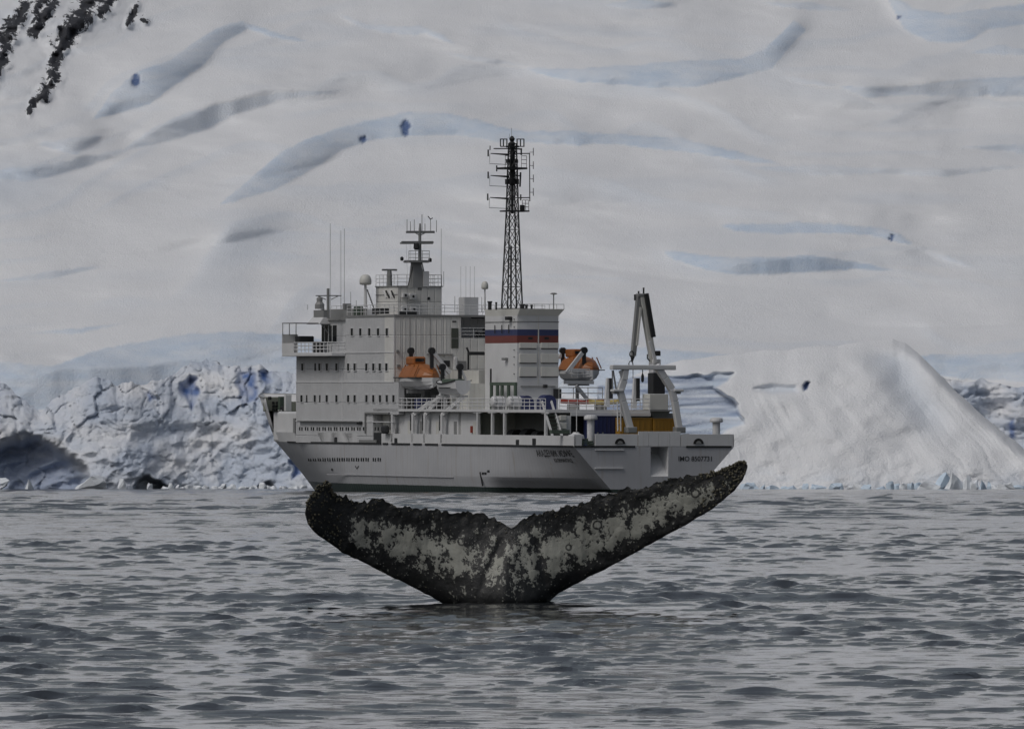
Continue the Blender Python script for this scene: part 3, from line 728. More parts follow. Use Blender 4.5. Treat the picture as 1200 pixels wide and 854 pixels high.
# ---- hull form
def _lz(z, a): return np.interp(z, [-2.2, 0.0, 4.8, 10.2], a)
def half_b(u, z):
    ut, u0, p = _lz(z, [97, 101.5, 111.5, 117]), _lz(z, [52, 58, 74, 80]), _lz(z, [1.7, 1.8, 2.0, 2.0])
    fwd = 9.1 * (1 - np.clip((u - u0) / (ut - u0), 0, 1) ** p)
    bst = np.clip(9.1 - (4.8 - np.minimum(z, 4.8)) * 0.93, 0.6, 9.1)
    bmid = np.interp(z, [-2.2, -0.6, 1.45, 10], [7.6, 8.6, 9.1, 9.1])
    w = np.clip(u / 21.0, 0, 1) ** 0.75; under = np.maximum(0, 1.45 - z) * 0.75 * sstep(0.0, 3.0, u) * sstep(26, 20, u)      # turned-under run below the knuckle
    return np.minimum(fwd, np.maximum(bst + (bmid - bst) * w - under, 0.3))
def hull_tip(z): return float(_lz(z, [97, 101.5, 111.5, 117]))
ZL = [-2.2, -1.4, -0.7, 0.0, 0.5, 1.0, 1.42, 1.5, 2.4, 3.4, 4.2, 4.8]
FR = np.concatenate([np.linspace(0, 0.25, 26)[:-1], np.linspace(0.25, 0.6, 22)[:-1], np.linspace(0.6, 1, 46)])
def hull_part():
    mb = MB(); nz, nf = len(ZL), len(FR)
    for side in (-1, 1):
        vs, fs = [], []
        for z in ZL:
            for f in FR:
                u = f * hull_tip(z); vs.append((side * float(half_b(u, z)), u, z))
        for i in range(nz - 1):
            for j in range(nf - 1):
                q = (i * nf + j, i * nf + j + 1, (i + 1) * nf + j + 1, (i + 1) * nf + j)
                fs.append(q if side > 0 else q[::-1])
        mb.add(vs, fs)
    o = mb.build('hull', HULL, ship, smooth=True)
    es = o.modifiers.new('split', 'EDGE_SPLIT'); es.split_angle = math.radians(24)
    # main deck
    us = [f * hull_tip(4.8) for f in FR]; mb = MB(); vs = []; fs = []
    for u in us: b = float(half_b(u, 4.8)) - 0.05; vs += [(-b, u, 4.78), (b, u, 4.78)]
    for j in range(len(us) - 1): fs.append((2 * j, 2 * j + 1, 2 * j + 3, 2 * j + 2))
    mb.add(vs, fs); mb.build('main_deck', DECKG, ship)
hull_part()

# transom with the slipway recess
(rx0, rzt), (rx1, rzb) = AF(762.5, 523.5, 0), AF(783, 558, 0)
def transom_part():
    def b(z): return float(half_b(0.0, z))
    zs = sorted([-2.2, 0.0, rzb, rzt, 4.8]); mb = MB()
    for z0, z1 in zip(zs[:-1], zs[1:]):
        if abs(z0 - rzb) < 1e-6:
            mb.add([(-b(z0), 0, z0), (rx0, 0, z0), (rx0, 0, z1), (-b(z1), 0, z1)], [(0, 1, 2, 3)])
            mb.add([(rx1, 0, z0), (b(z0), 0, z0), (b(z1), 0, z1), (rx1, 0, z1)], [(0, 1, 2, 3)])
        else:
            mb.add([(-b(z0), 0, z0), (b(z0), 0, z0), (b(z1), 0, z1), (-b(z1), 0, z1)], [(0, 1, 2, 3)])
    t = mb.build('transom', HULL, ship)
    mb = MB(); dp = 2.6
    w0 = 0.35
    mb.add([(rx0, 0, rzb), (rx1, 0, rzb), (rx1 - w0 * .4, dp, rzt - 0.6), (rx0 + w0 * .4, dp, rzt - 0.6)], [(0, 1, 2, 3)])      # sloping slip
    mb.add([(rx0, 0, rzb), (rx0 + w0 * .4, dp, rzt - .6), (rx0 + w0 * .4, dp, rzt), (rx0, 0, rzt)], [(0, 1, 2, 3)])
    mb.add([(rx1, 0, rzb), (rx1, 0, rzt), (rx1 - w0 * .4, dp, rzt), (rx1 - w0 * .4, dp, rzt - .6)], [(0, 1, 2, 3)])
    mb.add([(rx0, 0, rzt), (rx0 + w0 * .4, dp, rzt), (rx1 - w0 * .4, dp, rzt), (rx1, 0, rzt)], [(0, 1, 2, 3)])
    mb.add([(rx0 + w0 * .4, dp, rzt - .6), (rx1 - w0 * .4, dp, rzt - .6), (rx1 - w0 * .4, dp, rzt), (rx0 + w0 * .4, dp, rzt)], [(0, 1, 2, 3)])
    mb.build('slipway', WHITE, t)
    for (xa, xb, y) in ((697, 731, 527), (697, 730, 548.5)):        # welded fender bars
        (a, z), (c, _) = AF(xa, y, 0), AF(xb, y, 0)
        MB().box(a, c, -0.14, 0.0, z - 0.06, z + 0.06).build('fender_bar', WHITE, t)
transom_part()

# ---- bulwarks, rubbing strake
def side_strip(u0, u1, z0, z1, side, th=0.16, off=0.0, step=1.2, zfun=None):
    mb = MB(); n = max(1, int((u1 - u0) / step)); P = []
    for k in range(n + 1):
        u = u0 + (u1 - u0) * k / n; zt = z1 if zfun is None else zfun(u)
        b0 = float(half_b(u, z0)) + off; b1 = float(half_b(u, min(zt, 10.2))) + off
        P.append((u, b0, b1, zt))
    vs = []; fs = []
    for u, b0, b1, zt in P:
        vs += [(side * b0, u, z0), (side * b1, u, zt), (side * max(b1 - th, 0), u, zt), (side * max(b0 - th, 0), u, z0)]
    for k in range(n):
        a, c = 4 * k, 4 * k + 4
        for i in range(4):
            j = (i + 1) % 4; fs.append((a + i, a + j, c + j, c + i))
    fs += [(0, 1, 2, 3), (4 * n + 3, 4 * n + 2, 4 * n + 1, 4 * n)]
    return mb.add(vs, fs)
uG0, uG1 = SD(447, 513)[0], SD(418.5, 513)[0]                     # boarding gap in the port bulwark
side_strip(0.9, uG0, 4.82, 5.92, -1).build('bulwark', WHITE, ship)
side_strip(uG1, 108, 4.82, 5.92, -1).build('bulwark', WHITE, ship)
side_strip(0.0, 108, 4.82, 5.92, 1, off=0.0).build('bulwark', WHITE, ship)
gl = MB().box(-9.0, -8.6, uG0 + .1, uG1 - .1, 4.9, 6.0); gl.build('boarding_gate', DARK, ship)
MB().box(-9.2, -9.05, uG0 + 1.4, uG1 - .8, 4.9, 5.2).build('gate_step', GREY, ship)
for xa, xb in ((325, 447), (449, 455), (459, 480.5), (484.5, 494.5), (498.5, 513.5), (518, 672)):
    side_strip(SD(xb, 520)[0], min(SD(xa, 520)[0], 103), 4.70, 4.90, -1, th=0.1, off=0.07).build('rubbing_strake', DARK, ship)
for px_, w_, t_ in ((393.5, 0.9, 5.45), (464, 0.9, 5.45), (606.5, 0.9, 5.45), (626, 1.0, 5.6)):            # freeing ports
    u = SD(px_, 515)[0]
    MB().box(-9.14, -9.0, u - w_ / 2, u + w_ / 2, 4.91, t_).build('freeing_port', DARK, ship, bevel=0.05)

# stern bulwark on the transom line
def tb(xa, xb, yt, name='stern_bulwark', u=0.0, zb=4.83, mat=WHITE, d=0.16):
    (a, z), (c, _) = AF(xa, yt, u), AF(xb, yt, u)
    return MB().box(a, c, u, u + d, zb, z).build(name, mat, ship, bevel=0.02)
tb(673, 682, 509); tb(697.5, 747.5, 508.5); tb(798.5, 860, 508.5)
for xa, xb in ((748.3, 760.0), (760.3, 772), (772.3, 785), (785.3, 797.6)): tb(xa, xb, 505.5, 'stern_gate_panel')
MB().box(-9.1, -8.9, 0, 0.9, 4.83, 5.9).build('bulwark', WHITE, ship)
for xa, xb in ((673, 744), (804, 857)):
    (a, z), (c, _) = AF(xa, 520.5, 0), AF(xb, 520.5, 0)
    MB().box(a, c, -0.08, -0.002, 4.70, 4.90).build('rubbing_strake', DARK, ship)
for px_ in (726.3, 818.3):                                         # round fairleads
    a, z = AF(px_, 519.8, 0)
    f = MB().disc_x((a, -0.06, z), 0.56, 0.12, 14, True).build('fairlead', RUBBER, ship)
    MB().disc_x((a, -0.10, z), 0.30, 0.08, 12, True).build('fairlead_roller', GREY, f)
for k in range(4):                                                 # steps through the quarter gap
    a, c = AF(682.5, 515, 0.3)[0], AF(697, 515, 0.3)[0]
    MB().box(a, c, 0.2 + k * 0.28, 0.5 + k * 0.28, 4.80 + k * 0.22, 4.92 + k * 0.24).build('quarter_step', DECKG, ship)

# ---- bow: raised plating with an open deck house behind
def bow_part():
    def ztop(a, b): return lambda u: float(np.interp(u, [a, a + 0.5, b, 117], [5.9, 9.55, 9.9, 10.2]))
    for side, a in ((-1, 98.5), (1, 83.0)):
        mb = MB(); us = np.concatenate([[a], np.linspace(a + 0.4, 117, 34)]); zs = [5.92, 7.0, 8.0, 9.0, 10.0]
        V = []
        for f in np.linspace(0, 1, 34):
            row = []
            for z in zs:
                zz = z if z < 9.9 else 9.7 + 0.5 * f
                tip = hull_tip(zz); u = a + (tip - a) * f
                row.append((side * float(half_b(u, zz)), u, zz))
            V.append(row)
        vs = [p for row in V for p in row]; n = len(zs); fs = []
        for i in range(33):
            for j in range(n - 1):
                q = (i * n + j, (i + 1) * n + j, (i + 1) * n + j + 1, i * n + j + 1); fs.append(q if side > 0 else q[::-1])
        o = mb.add(vs, fs).build('bow_bulwark', WHITE, ship, smooth=True)
        so = o.modifiers.new('solid', 'SOLIDIFY'); so.thickness = 0.14; so.offset = -1
        rl = MB(); rl.tube([(row[-1][0], row[-1][1], row[-1][2] + 0.05) for row in V[::3]], 0.10, 5); rl.build('bow_cap_rail', GREY, o)
    mb = MB(); us = np.linspace(95, 115.5, 16); vs = []; fs = []
    for u in us: b = float(half_b(u, 8.3)) - 0.2; vs += [(-max(b, .02), u, 8.3), (max(b, .02), u, 8.3)]
    for j in range(15): fs.append((2 * j, 2 * j + 1, 2 * j + 3, 2 * j + 2))
    mb.add(vs, fs).build('forecastle_deck', DECKG, ship)
    MB().box(-6.4, 8.0, 83, 96.5, 4.8, 8.25).build('forecastle_house', WHITE, ship, bevel=0.25)
    MB().box(0.5, 6.5, 86, 90, 8.2, 10.1).build('winch_house', AFTW, ship, bevel=0.1)
    for (a, b) in (((-4.4, 97.0, 4.9), (-5.0, 97.6, 8.4)), ((-4.4, 97.8, 4.9), (-5.0, 98.4, 8.4))):
        MB().tube([a, b], 0.09, 5).build('ladder_rail', WHITE, ship)
    fr = MB()
    for k in range(4):
        u = 99.5 + k * 2.2; b = float(half_b(u, 9)) - 0.28
        fr = MB().box(b - 0.25, b + 0.1, u - .06, u + .06, 8.3, 9.7); fr.build('bulwark_stay', DECKG, ship)
    MB().box(1.5, 4.5, 100, 103, 8.3, 9.5).build('anchor_windlass', DECKG, ship, bevel=0.2)
    MB().tube([(4.0, 98, 8.3), (4.0, 98, 9.8)], 0.35, 8).build('mooring_bitt', DECKG, ship)
    # foremast stay pole
    MB().tube([(0, 104, 8.3), (0, 104, 10.3)], 0.12, 6).build('jackstaff', GREY, ship)
bow_part()
BOWG = paint('weathered_green_grey', (0.27, 0.285, 0.235), 0.6, (0.12, 0.10, 0.07), 0.5)
def bowpan(name, xa, xb, yt, yb, u, mat, bevel=0.0):
    (a, zt), (c, zb) = AF(xa, yt, u), AF(xb, yb, u)
    return MB().box(a, c, u - .3, u + .3, zb, zt).build(name, mat, ship, bevel=bevel)
bowpan('forecastle_screen', 309, 326, 465, 482, 101, BOWG, 0.1)
bowpan('mooring_winch', 326.5, 333, 464.5, 483.5, 99.5, DECKG, 0.1)
bowpan('winch_motor', 328.5, 333, 476, 484, 98.6, DARK, 0.15)
bowpan('forecastle_panel', 334, 340.5, 462.5, 484, 98, WHITE)
bowpan('forecastle_recess', 341, 346, 470.5, 483, 98, BOWG)
bowpan('rope_reel', 314.5, 317.5, 464.5, 468.5, 100, DARK, 0.1)
for k, x in enumerate((319, 323.2)):
    for y in (470.5, 474.6, 478.7): bowpan('grating', x, x + 1.8, y, y + 2.6, 100.6, DARK)
bowpan('forecastle_door', 344.5, 347.5, 490, 507, 83.2, GREY)

# ---- superstructure
uF, uA = 81.95, 51.66
zDeck, zLow = 4.8, SD(467, 447.5)[1]
zWing, zRoof = SD(420, 413)[1], 18.68
cx = AF(540, 400, uA)[0]                                           # where the aft balcony begins
zPar = AF(545, 396, uA)[1]
hs = MB().box(-9.1, 9.1, 58, uF, zDeck, zLow - 0.003)
hs.build('accommodation_block', HOUSE, ship)
MB().box(-9.1, -8.4, 50.35, 57.997, 8.0, zLow - 0.003).build('side_screen', HOUSE, ship)
MB().box(-9.08, 9.08, 54.6, uF - 0.003, zLow, zWing).build('accommodation_upper', HOUSE, ship)
MB().box(-9.1, cx, uA, 54.597, zLow, zRoof).build('aft_wing', HOUSE_A, ship)
MB().box(cx + 0.003, 9.1, uA, 54.597, zLow, zPar).build('aft_wing', HOUSE_A, ship)
MB().box(-9.1, 9.1, 54.6, 66.5, zWing + .003, zRoof).build('bridge_deck_house', HOUSE, ship)
MB().box(-9.16, 9.16, uA - 0.1, 66.6, zRoof + 0.003, zRoof + 0.24).build('roof_deck', GREY, ship)
MB().box(-9.125, -9.06, uA - .01, uA + .14, zLow, zRoof).build('corner_post', WHITE, ship)
for z in (SD(430, 447.5)[1], SD(430, 413)[1], SD(430, 494)[1]):                # deck-edge mouldings
    MB().box(-9.15, -9.0, 51.7, uF + 0.02, z - 0.05, z + 0.05).build('deck_moulding', WHITE, ship)
u = SD(401, 470)[0]; MB().box(-9.135, -9.05, u - .1, u + .1, 5.0, zWing).build('expansion_joint', WHITE, ship)
# wheelhouse and bridge wing
MB().box(-6.4, 6.4, 66.5, 81.0, zWing, zRoof - 0.2).build('wheelhouse', HOUSE, ship)
MB().box(-6.7, 6.7, 66.6, 81.6, zRoof - 0.197, zRoof + 0.1).build('wheelhouse_roof', GREY, ship)
wf = MB().hexa([(-7.8, 78.2, 18.05), (7.8, 78.2, 18.05), (7.8, 82.3, 18.05), (-7.8, 82.3, 18.05)],
               [(-6.6, 78.4, 19.75), (6.6, 78.4, 19.75), (6.6, 81.2, 19.75), (-6.6, 81.2, 19.75)])
wf.build('wheelhouse_visor', WHITE, ship, bevel=0.05)
for v in (-6.44,):
    for u in (67.8, 70.3, 72.6):
        MB().box(v - .03, v + .03, u - .3, u + .3, 16.3, 17.4).build('window', GLASS, ship)
    MB().box(v - .06, v + .02, 76.3, 80.8, 16.0, 17.9).build('bridge_window', GLASS, ship)
    for u in (77.4, 78.6, 79.8): MB().box(v - .1, v - .05, u - .07, u + .07, 16.0, 17.9).build('window_mullion', WHITE, ship)
MB().box(-10.75, -6.4, 66.6, 82.1, zWing - 0.38, zWing - 0.003).build('bridge_wing', WHITE, ship, bevel=0.05)
MB().box(6.4, 10.75, 66.6, 82.1, zWing - 0.38, zWing - 0.003).build('bridge_wing', WHITE, ship, bevel=0.05)
MB().box(-10.75, -8.9, 82.0, 82.12, zWing, zWing + 2.1).build('wing_screen', WHITE, ship)
MB().box(-10.74, -10.66, 78.5, 82.0, zWing, zWing + 1.1).build('wing_screen', WHITE, ship)
MB().box(-9.4, -7.6, 80.2, 81.6, zWing + 1.15, zWing + 1.9).build('canvas_cover', DARK, ship, bevel=0.12)
MB().box(-8.0, -7.1, 78.5, 79.6, zWing, zWing + 1.3).build('wing_console', DARK, ship, bevel=0.1)
MB().tube([(-7.2, 70.2, zWing), (-7.2, 70.2, zWing + 1.9)], 0.12, 6).build('searchlight_post', DARK, ship)
MB().box(-7.6, -6.9, 69.9, 70.6, zWing + 1.5, zWing + 2.1).build('searchlight', DARK, ship, bevel=0.15)
MB().box(-10.2, -9.7, 81.7, 81.9, zWing + .2, zWing + .8).build('lifebuoy_box', DARK, ship)
zc = SD(348, 379, -10.6)[1]
MB().box(-10.75, -6.4, 78.5, 82.1, zc, zc + 0.10).build('wing_canopy', GREY, ship)
for v in (-10.7, -9.9, -9.1): MB().tube([(v, 82.0, zWing + 2.0), (v, 82.0, zc)], 0.05, 5).build('canopy_post', GREY, ship)
MB().beam((-7.4, 78.6, zc), (-6.6, 78.6, zc - 1.0), 0.12, 0.12).build('canopy_bracket', GREY, ship)

def railing(name, pts, parent, h=1.05, bars=3, sp=1.6, r=0.032, mat=None):
    mb = MB(); pts = [Vector(p) for p in pts]
    for a, b in zip(pts[:-1], pts[1:]):
        L = (b - a).length; n = max(1, int(round(L / sp)))
        for k in range(n + 1):
            p = a.lerp(b, k / n); mb.tube([p, p + Vector((0, 0, h))], r, 4)
        for q in range(1, bars + 1):
            o_ = Vector((0, 0, h * q / bars)); mb.tube([a + o_, b + o_], r, 4)
    return mb.build(name, mat or WHITE, parent)
railing('wing_railing', [(-10.7, 66.7, zWing), (-10.7, 78.5, zWing)], ship, 1.15, 3, 1.2, 0.05)
railing('wing_railing', [(-10.7, 66.7, zWing), (-9.1, 66.7, zWing)], ship, 1.15, 3, 0.8, 0.05)

# windows on the port side, each set in a proud frame
wmesh = MB().box(-0.03, 0.02, -0.38, 0.38, -0.40, 0.40).mesh('window', GLASS)
wthin = MB().box(-0.03, 0.02, -0.16, 0.16, -0.40, 0.40).mesh('window', GLASS)
fb = MB()
for (y0, y1, z0, z1) in ((-0.46, 0.46, 0.40, 0.47), (-0.46, 0.46, -0.47, -0.40), (-0.46, -0.38, -0.40, 0.40), (0.38, 0.46, -0.40, 0.40)): fb.box(-0.07, 0.02, y0, y1, z0, z1)
fmesh = fb.mesh('window_frame', WHITE)
def window(px_, py_, thin=False, v=-9.1):
    u, z = SD(px_, py_, v)
    o = bpy.data.objects.new('window', wthin if thin else wmesh); o.location = (v - 0.02, u, z); link(o, ship)
    if not thin:
        f = bpy.data.objects.new('window_frame', fmesh); link(f, o)
for x in (413, 423, 433.5, 443.7, 454): window(x, 389)
for x, t in ((355, 0), (369.5, 1), (375, 0), (383.7, 0), (395, 0), (408.7, 0), (416.3, 0), (430, 0), (438.2, 0), (445.8, 0), (453.5, 0)): window(x, 430, t)
for x, t in ((354, 0), (359.6, 1), (369.6, 0), (375, 1), (383.6, 0), (395, 0), (408.7, 0), (416.3, 0), (430.2, 0), (438.2, 0), (446, 0), (454, 0), (461.8, 0)): window(x, 467, t, -9.1)
pmesh = MB().box(-0.03, 0.02, -0.15, 0.15, -0.19, 0.19).mesh('porthole', GLASS)
def porthole(px_, py_, v=None):
    u, z = SD(px_, py_)
    b = 9.1
    if v is None:
        for _ in range(6): b = float(half_b(u, z)); u, z = SD(px_, py_, -b)
    o = bpy.data.objects.new('porthole', pmesh); o.location = (-(b + 0.02), u, z); link(o, ship)
for k in range(12):
    x = 351.5 + k * 6.8
    if x > 428: break
    porthole(x, 502.2, 0); porthole(x + 2.6, 502.4, 0)
for x in (440, 443.5, 447.5): porthole(x, 502.4, 0)
for k in range(15):
    x = 362 + k * 5.6 + (3 if k > 12 else 0); porthole(x, 538.2); porthole(x + 2.5, 538.4)
# awning ledge and shelter over the boarding gap
MB().box(-9.5, -9.16, SD(425, 493)[0], SD(352, 493)[0], SD(400, 494.2)[1], SD(400, 493)[1]).build('ledge', GREY, ship)
u0, u1 = SD(458, 486, -9.0)[0], SD(430, 486, -9.0)[0]
MB().box(-9.3, -9.12, u0, u1, 8.05, 8.25).build('gangway_canopy', GREY, ship)
MB().box(-9.3, -9.14, u1 - .15, u1, 5.9, 8.05).build('canopy_post', GREY, ship)
MB().box(-9.35, -9.12, SD(425, 497)[0], SD(420, 497)[0], 6.9, 7.2).build('floodlight', DARK, ship, bevel=.05)
MB().box(-9.7, -9.2, SD(458, 505)[0], SD(452, 505)[0], 5.9, 6.8).build('tarpaulin_bundle', DARK, ship, bevel=0.2)

# aft face of the superstructure
def apan(name, xa, xb, yt, yb, u, mat, d=0.06, parent=None, bevel=0.0):
    (a, zt), (c, zb) = AF(xa, yt, u), AF(xb, yb, u)
    return MB().box(a, c, u - d, u + 0.02, zb, zt).build(name, mat, parent or ship, bevel=bevel)
DOORG = paint('green_grey_door', (0.075, 0.085, 0.07), 0.5, damt=0.1)
dr = apan('tall_window', 528.7, 537, 384.5, 408, uA, DOORG)
MB().box(AF(528.7, 390, uA)[0], AF(537, 390, uA)[0], uA - 0.1, uA - 0.06, AF(530, 397, uA)[1], AF(530, 396, uA)[1]).build('window_bar', GREY, dr)
apan('vent_grille', 530, 534.5, 376, 377.5, uA, DARK)
apan('wall_ledge', 500, 530, 414.5, 415.6, uA, GREY, 0.3)
apan('side_door', 519.8, 527, 422.5, 430, uA, DARK, 0.08)
apan('side_door', 536, 546, 423, 434, uA, GREY, 0.1)
apan('pipe_trunk', 530.5, 534.5, 418, 434, uA, WHITE, 0.5, bevel=0.1)
apan('awning_roll', 548.5, 567, 412, 416.2, uA - 1.0, DARK, 0.4, bevel=0.1)
MB().tube([(*[AF(549, 416, uA - 1)[0]], uA - 1.0, AF(549, 433, uA - 1)[1]), (AF(549, 416, uA - 1)[0], uA - 1.0, AF(549, 412, uA - 1)[1]), (AF(547, 407, uA - 1)[0], uA - 1.0, AF(547, 407, uA - 1)[1])], 0.12, 5).build('awning_post', DARK, ship)
apan('lamp', 464.5, 467, 410, 413, uA, GREY, 0.2); apan('lamp', 465, 468.5, 427, 430, uA, GREY, 0.2)
apan('balcony_shade_strip', 552, 567, 371.8, 373.4, 53, DARK, 0.2)  # dark strip stands in for shade under the balcony roof
for (xa, xb, yt, yb) in ((557, 560, 387, 394), (561, 564, 390, 394.5), (565, 568, 385, 394)): apan('stowed_gear', xa, xb, yt, yb, 53.8, DARK, 0.3, bevel=0.08)
for k in range(10):                                              # drain pipes and stiffeners on the aft wall
    x = 468 + k * 6
    apan('wall_stiffener', x, x + 0.55, 373, 413, uA, HOUSE_A, 0.04)
railing('balcony_railing', [(cx + .1, uA + .1, zPar), (8.9, uA + .1, zPar)], ship, 1.1, 3, 1.4)

# roof level: railings, deck house, antennas
zr = zRoof + 0.24
railing('roof_railing', [(-9.0, 52, zr), (-9.0, 66.3, zr)], ship, 1.1, 3, 1.5)
railing('roof_railing', [(-9.0, 52, zr), (8.8, 52, zr)], ship, 1.1, 3, 1.5)
railing('roof_railing', [(-6.4, 66.8, zRoof + .1), (-6.4, 78, zRoof + .1)], ship, 1.3, 3, 1.5)
MB().box(-6.5, -6.38, 66.9, 78, zRoof + 0.1, zRoof + 1.0).build('roof_screen', GREY, ship)
def pbox(name, xl, xc, xr, yt, yb, v, mat, bevel=0.0, parent=None):
    u0, zb = SD(xc, yb, v); zt = SD(xc, yt, v)[1]; u1 = SD(xl, yb, v)[0]; v1 = AF(xr, yb, u0)[0]
    o = MB().box(v, v1, u0, u1, zb, zt).build(name, mat, parent or ship, bevel=bevel)
    return o, (v, v1, u0, u1, zb, zt)
_, (hv0, hv1, hu0, hu1, hz0, hz1) = pbox('upper_deck_house', 440.5, 466, 517.5, 336, 369.3, -5.5, HOUSE_A)
MB().box(hv0 - .1, hv1 + .1, hu0 - .1, hu1 + .1, hz1 + .003, hz1 + 0.12).build('house_roof', GREY, ship)
MB().box(hv0 - .05, hv0, hu0, hu1, hz1 - .9, hz1 - .82).build('house_moulding', GREY, ship)
railing('house_railing', [(hv0, hu1, hz1 + .1), (hv0, hu0, hz1 + .1), (hv1, hu0, hz1 + .1), (hv1, hu1, hz1 + .1)], ship, 1.25, 3, 1.1, 0.035)
for (x, y, w, h) in ((470.5, 343.5, 6, 5), (478.5, 344, 8, 7), (469.5, 359, 7, 6), (479.5, 359, 8, 6)):
    o = apan('air_conditioner', x, x + w, y, y + h, hu0, WHITE, 0.5, bevel=0.04)
    a, z = AF(x + w / 2, y + h / 2, hu0); MB().disc_x((a, hu0 - 0.52, z), 0.14, 0.05, 8).build('fan', DARK, o)
a, z = AF(502.3, 349.7, hu0); MB().disc_x((a, hu0 - .03, z), 0.17, 0.08, 8).build('vent_hole', DARK, ship)
apan('bench_rack', 468, 488, 365, 369, hu0 - 2, DARK, 0.1)
for k in range(4):
    u, z = SD(450 + k * 3.2, 345, hv0); u2, z2 = SD(454 + k * 3.0, 351, hv0)
    MB().beam((hv0 - .1, u, z + .4), (hv0 - .1, u2, z2 + .2), 0.14, 0.14).build('stowed_ladder_rung', DARK if k % 2 else WHITE, ship)
u, z = SD(420, 367, -8.8)
MB().box(-8.9, -8.5, SD(453, 367, -8.8)[0], SD(437, 367, -8.8)[0], zr + .1, zr + .7).build('deck_bench', DARK, ship)
MB().box(-8.9, -8.3, SD(421, 367, -8.8)[0], SD(415, 367, -8.8)[0], zr, zr + 1.0).build('deck_locker', DECKG, ship, bevel=.1)
MB().box(-8.9, -8.5, SD(400, 367, -6.4)[0] - 1, SD(392, 367, -6.4)[0], zRoof + .1, zRoof + .9).build('deck_locker', GREY, ship)
pbox('roof_locker', 537.3, 544, 560.8, 348, 370, 3.2, WHITE, 0.05)
a, z = AF(552.5, 359, 50); 
# radomes
def radome(px_, ytop, ybot, yfoot, u, rpx, name):
    a, zt = AF(px_, ytop, u); zb = AF(px_, ybot, u)[1]; zf = AF(px_, yfoot, u)[1]; r = rpx / 10.4; h = zt - zb
    root = MB().tube([(a, u, zf), (a, u, zb)], r * 0.32, 8, r * 0.22).build(name + '_mast', WHITE, ship)
    prof = [(r * 0.55, 0), (r * .95, h * .06), (r, h * 0.3), (r * .97, h * 0.55), (r * .78, h * 0.82), (r * .45, h * .96), (r * 0.08, h)]
    MB().lathe((a, u, zb), prof, 16).build(name, AFTW, root, smooth=True)
    return a, zb, root
a, zb, rt = radome(428.3, 321.5, 334, 360, 66, 7.0, 'radome')
MB().tube([(a + .2, 66, zb - .5), (a + 1.4, 66, zb - 3.6)], 0.08, 5).build('mast_strut', GREY, rt)
radome(568.2, 329.5, 339, 364, 44, 4.0, 'small_radome')
# radar scanner on a pedestal
a, z = AF(456.3, 335, 58)
r0 = MB().lathe((a, 58, z), [(0.35, 0), (0.3, 0.9), (0.32, 1.1), (0.24, 1.7)], 8).build('radar_pedestal', GREY, ship)
zt = AF(456, 316.3, 58)[1]; MB().box(a - .85, a + .85, 57.85, 58.15, zt - .1, zt + .1).build('radar_scanner', GREY, r0)
# forward mast
def fwd_mast():
    u = 56.5; P = lambda x, y, du=0: (AF(x, y, u)[0], u + du, AF(x, y, u)[1])
    root = MB().tube([P(492, 340), P(492, 272), P(492.3, 262)], 0.24, 8, 0.10).build('signal_mast', GREY, ship)
    def sub(name, mb, mat=GREY): return mb.build(name, mat, root)
    sub('mast_trunk', MB().hexa([P(482, 337, -.4), P(499, 337, -.4), P(499, 337, 1), P(482, 337, 1)], [P(484, 306, -.2), P(492, 306, -.2), P(492, 306, .6), P(484, 306, .6)]))
    x0, z0 = AF(494.5, 336, u); x1, z1 = AF(501, 318, u); sub('mast_house', MB().box(x0, x1, u - .5, u + .8, z0, z1), WHITE)
    for (xa, xb, y, t) in ((476, 509, 272, 0.13), (469, 507, 285, 0.10), (474, 502, 306.5, 0.14)):
        sub('crosstree', MB().beam(P(xa, y), P(xb, y), 0.2, 2 * t))
    sub('radar_scanner', MB().beam(P(469, 284, -.4), P(506, 284, -.4), 0.25, 0.25))
    sub('radar_motor', MB().lathe(P(486.8, 293, -.3), [(0.2, 0), (0.35, .2), (0.3, .7), (0.1, .9)], 8), DARK)
    sub('mast_platform', MB().box(AF(476, 306, u)[0], AF(500, 306, u)[0], u - .9, u + .9, AF(480, 307.5, u)[1], AF(480, 306, u)[1]))
    railing('platform_railing', [P(476, 306, -.8), P(500, 306, -.8)], root, AF(480, 294, u)[1] - AF(480, 306, u)[1], 3, 0.7, 0.03, GREY)
    for x, y0, y1 in ((477, 272, 257), (481, 272, 259.5), (485.5, 272, 257), (494.5, 272, 251.5), (498, 272, 262), (504.5, 272, 256), (511.5, 272, 258)):
        sub('whip_antenna', MB().tube([P(x, y0), P(x, y1)], 0.04, 4))
    sub('wind_vane', MB().tube([P(501.5, 253.5), P(504.5, 257), P(507, 255.5)], 0.06, 4), DARK)
    for x, y in ((471, 304), (504, 305.5)): 
        p = P(x, y); sub('navigation_lamp', MB().lathe(p, [(0.16, -.15), (0.2, 0), (0.2, .2), (0.08, .3)], 8), DARK)
    sub('crosstree_brace', MB().tube([P(485, 272), P(492, 276), P(500, 272)], 0.06, 4))
    for x in (476, 480.5): sub('halyard', MB().tube([P(x, 285), P(x + 2, 336)], 0.012, 3))
    sub('mast_brace', MB().tube([P(494, 306), P(499, 330)], 0.07, 5)); sub('ladder', MB().tube([P(478, 335), P(484, 312)], 0.06, 4), DARK)
fwd_mast()
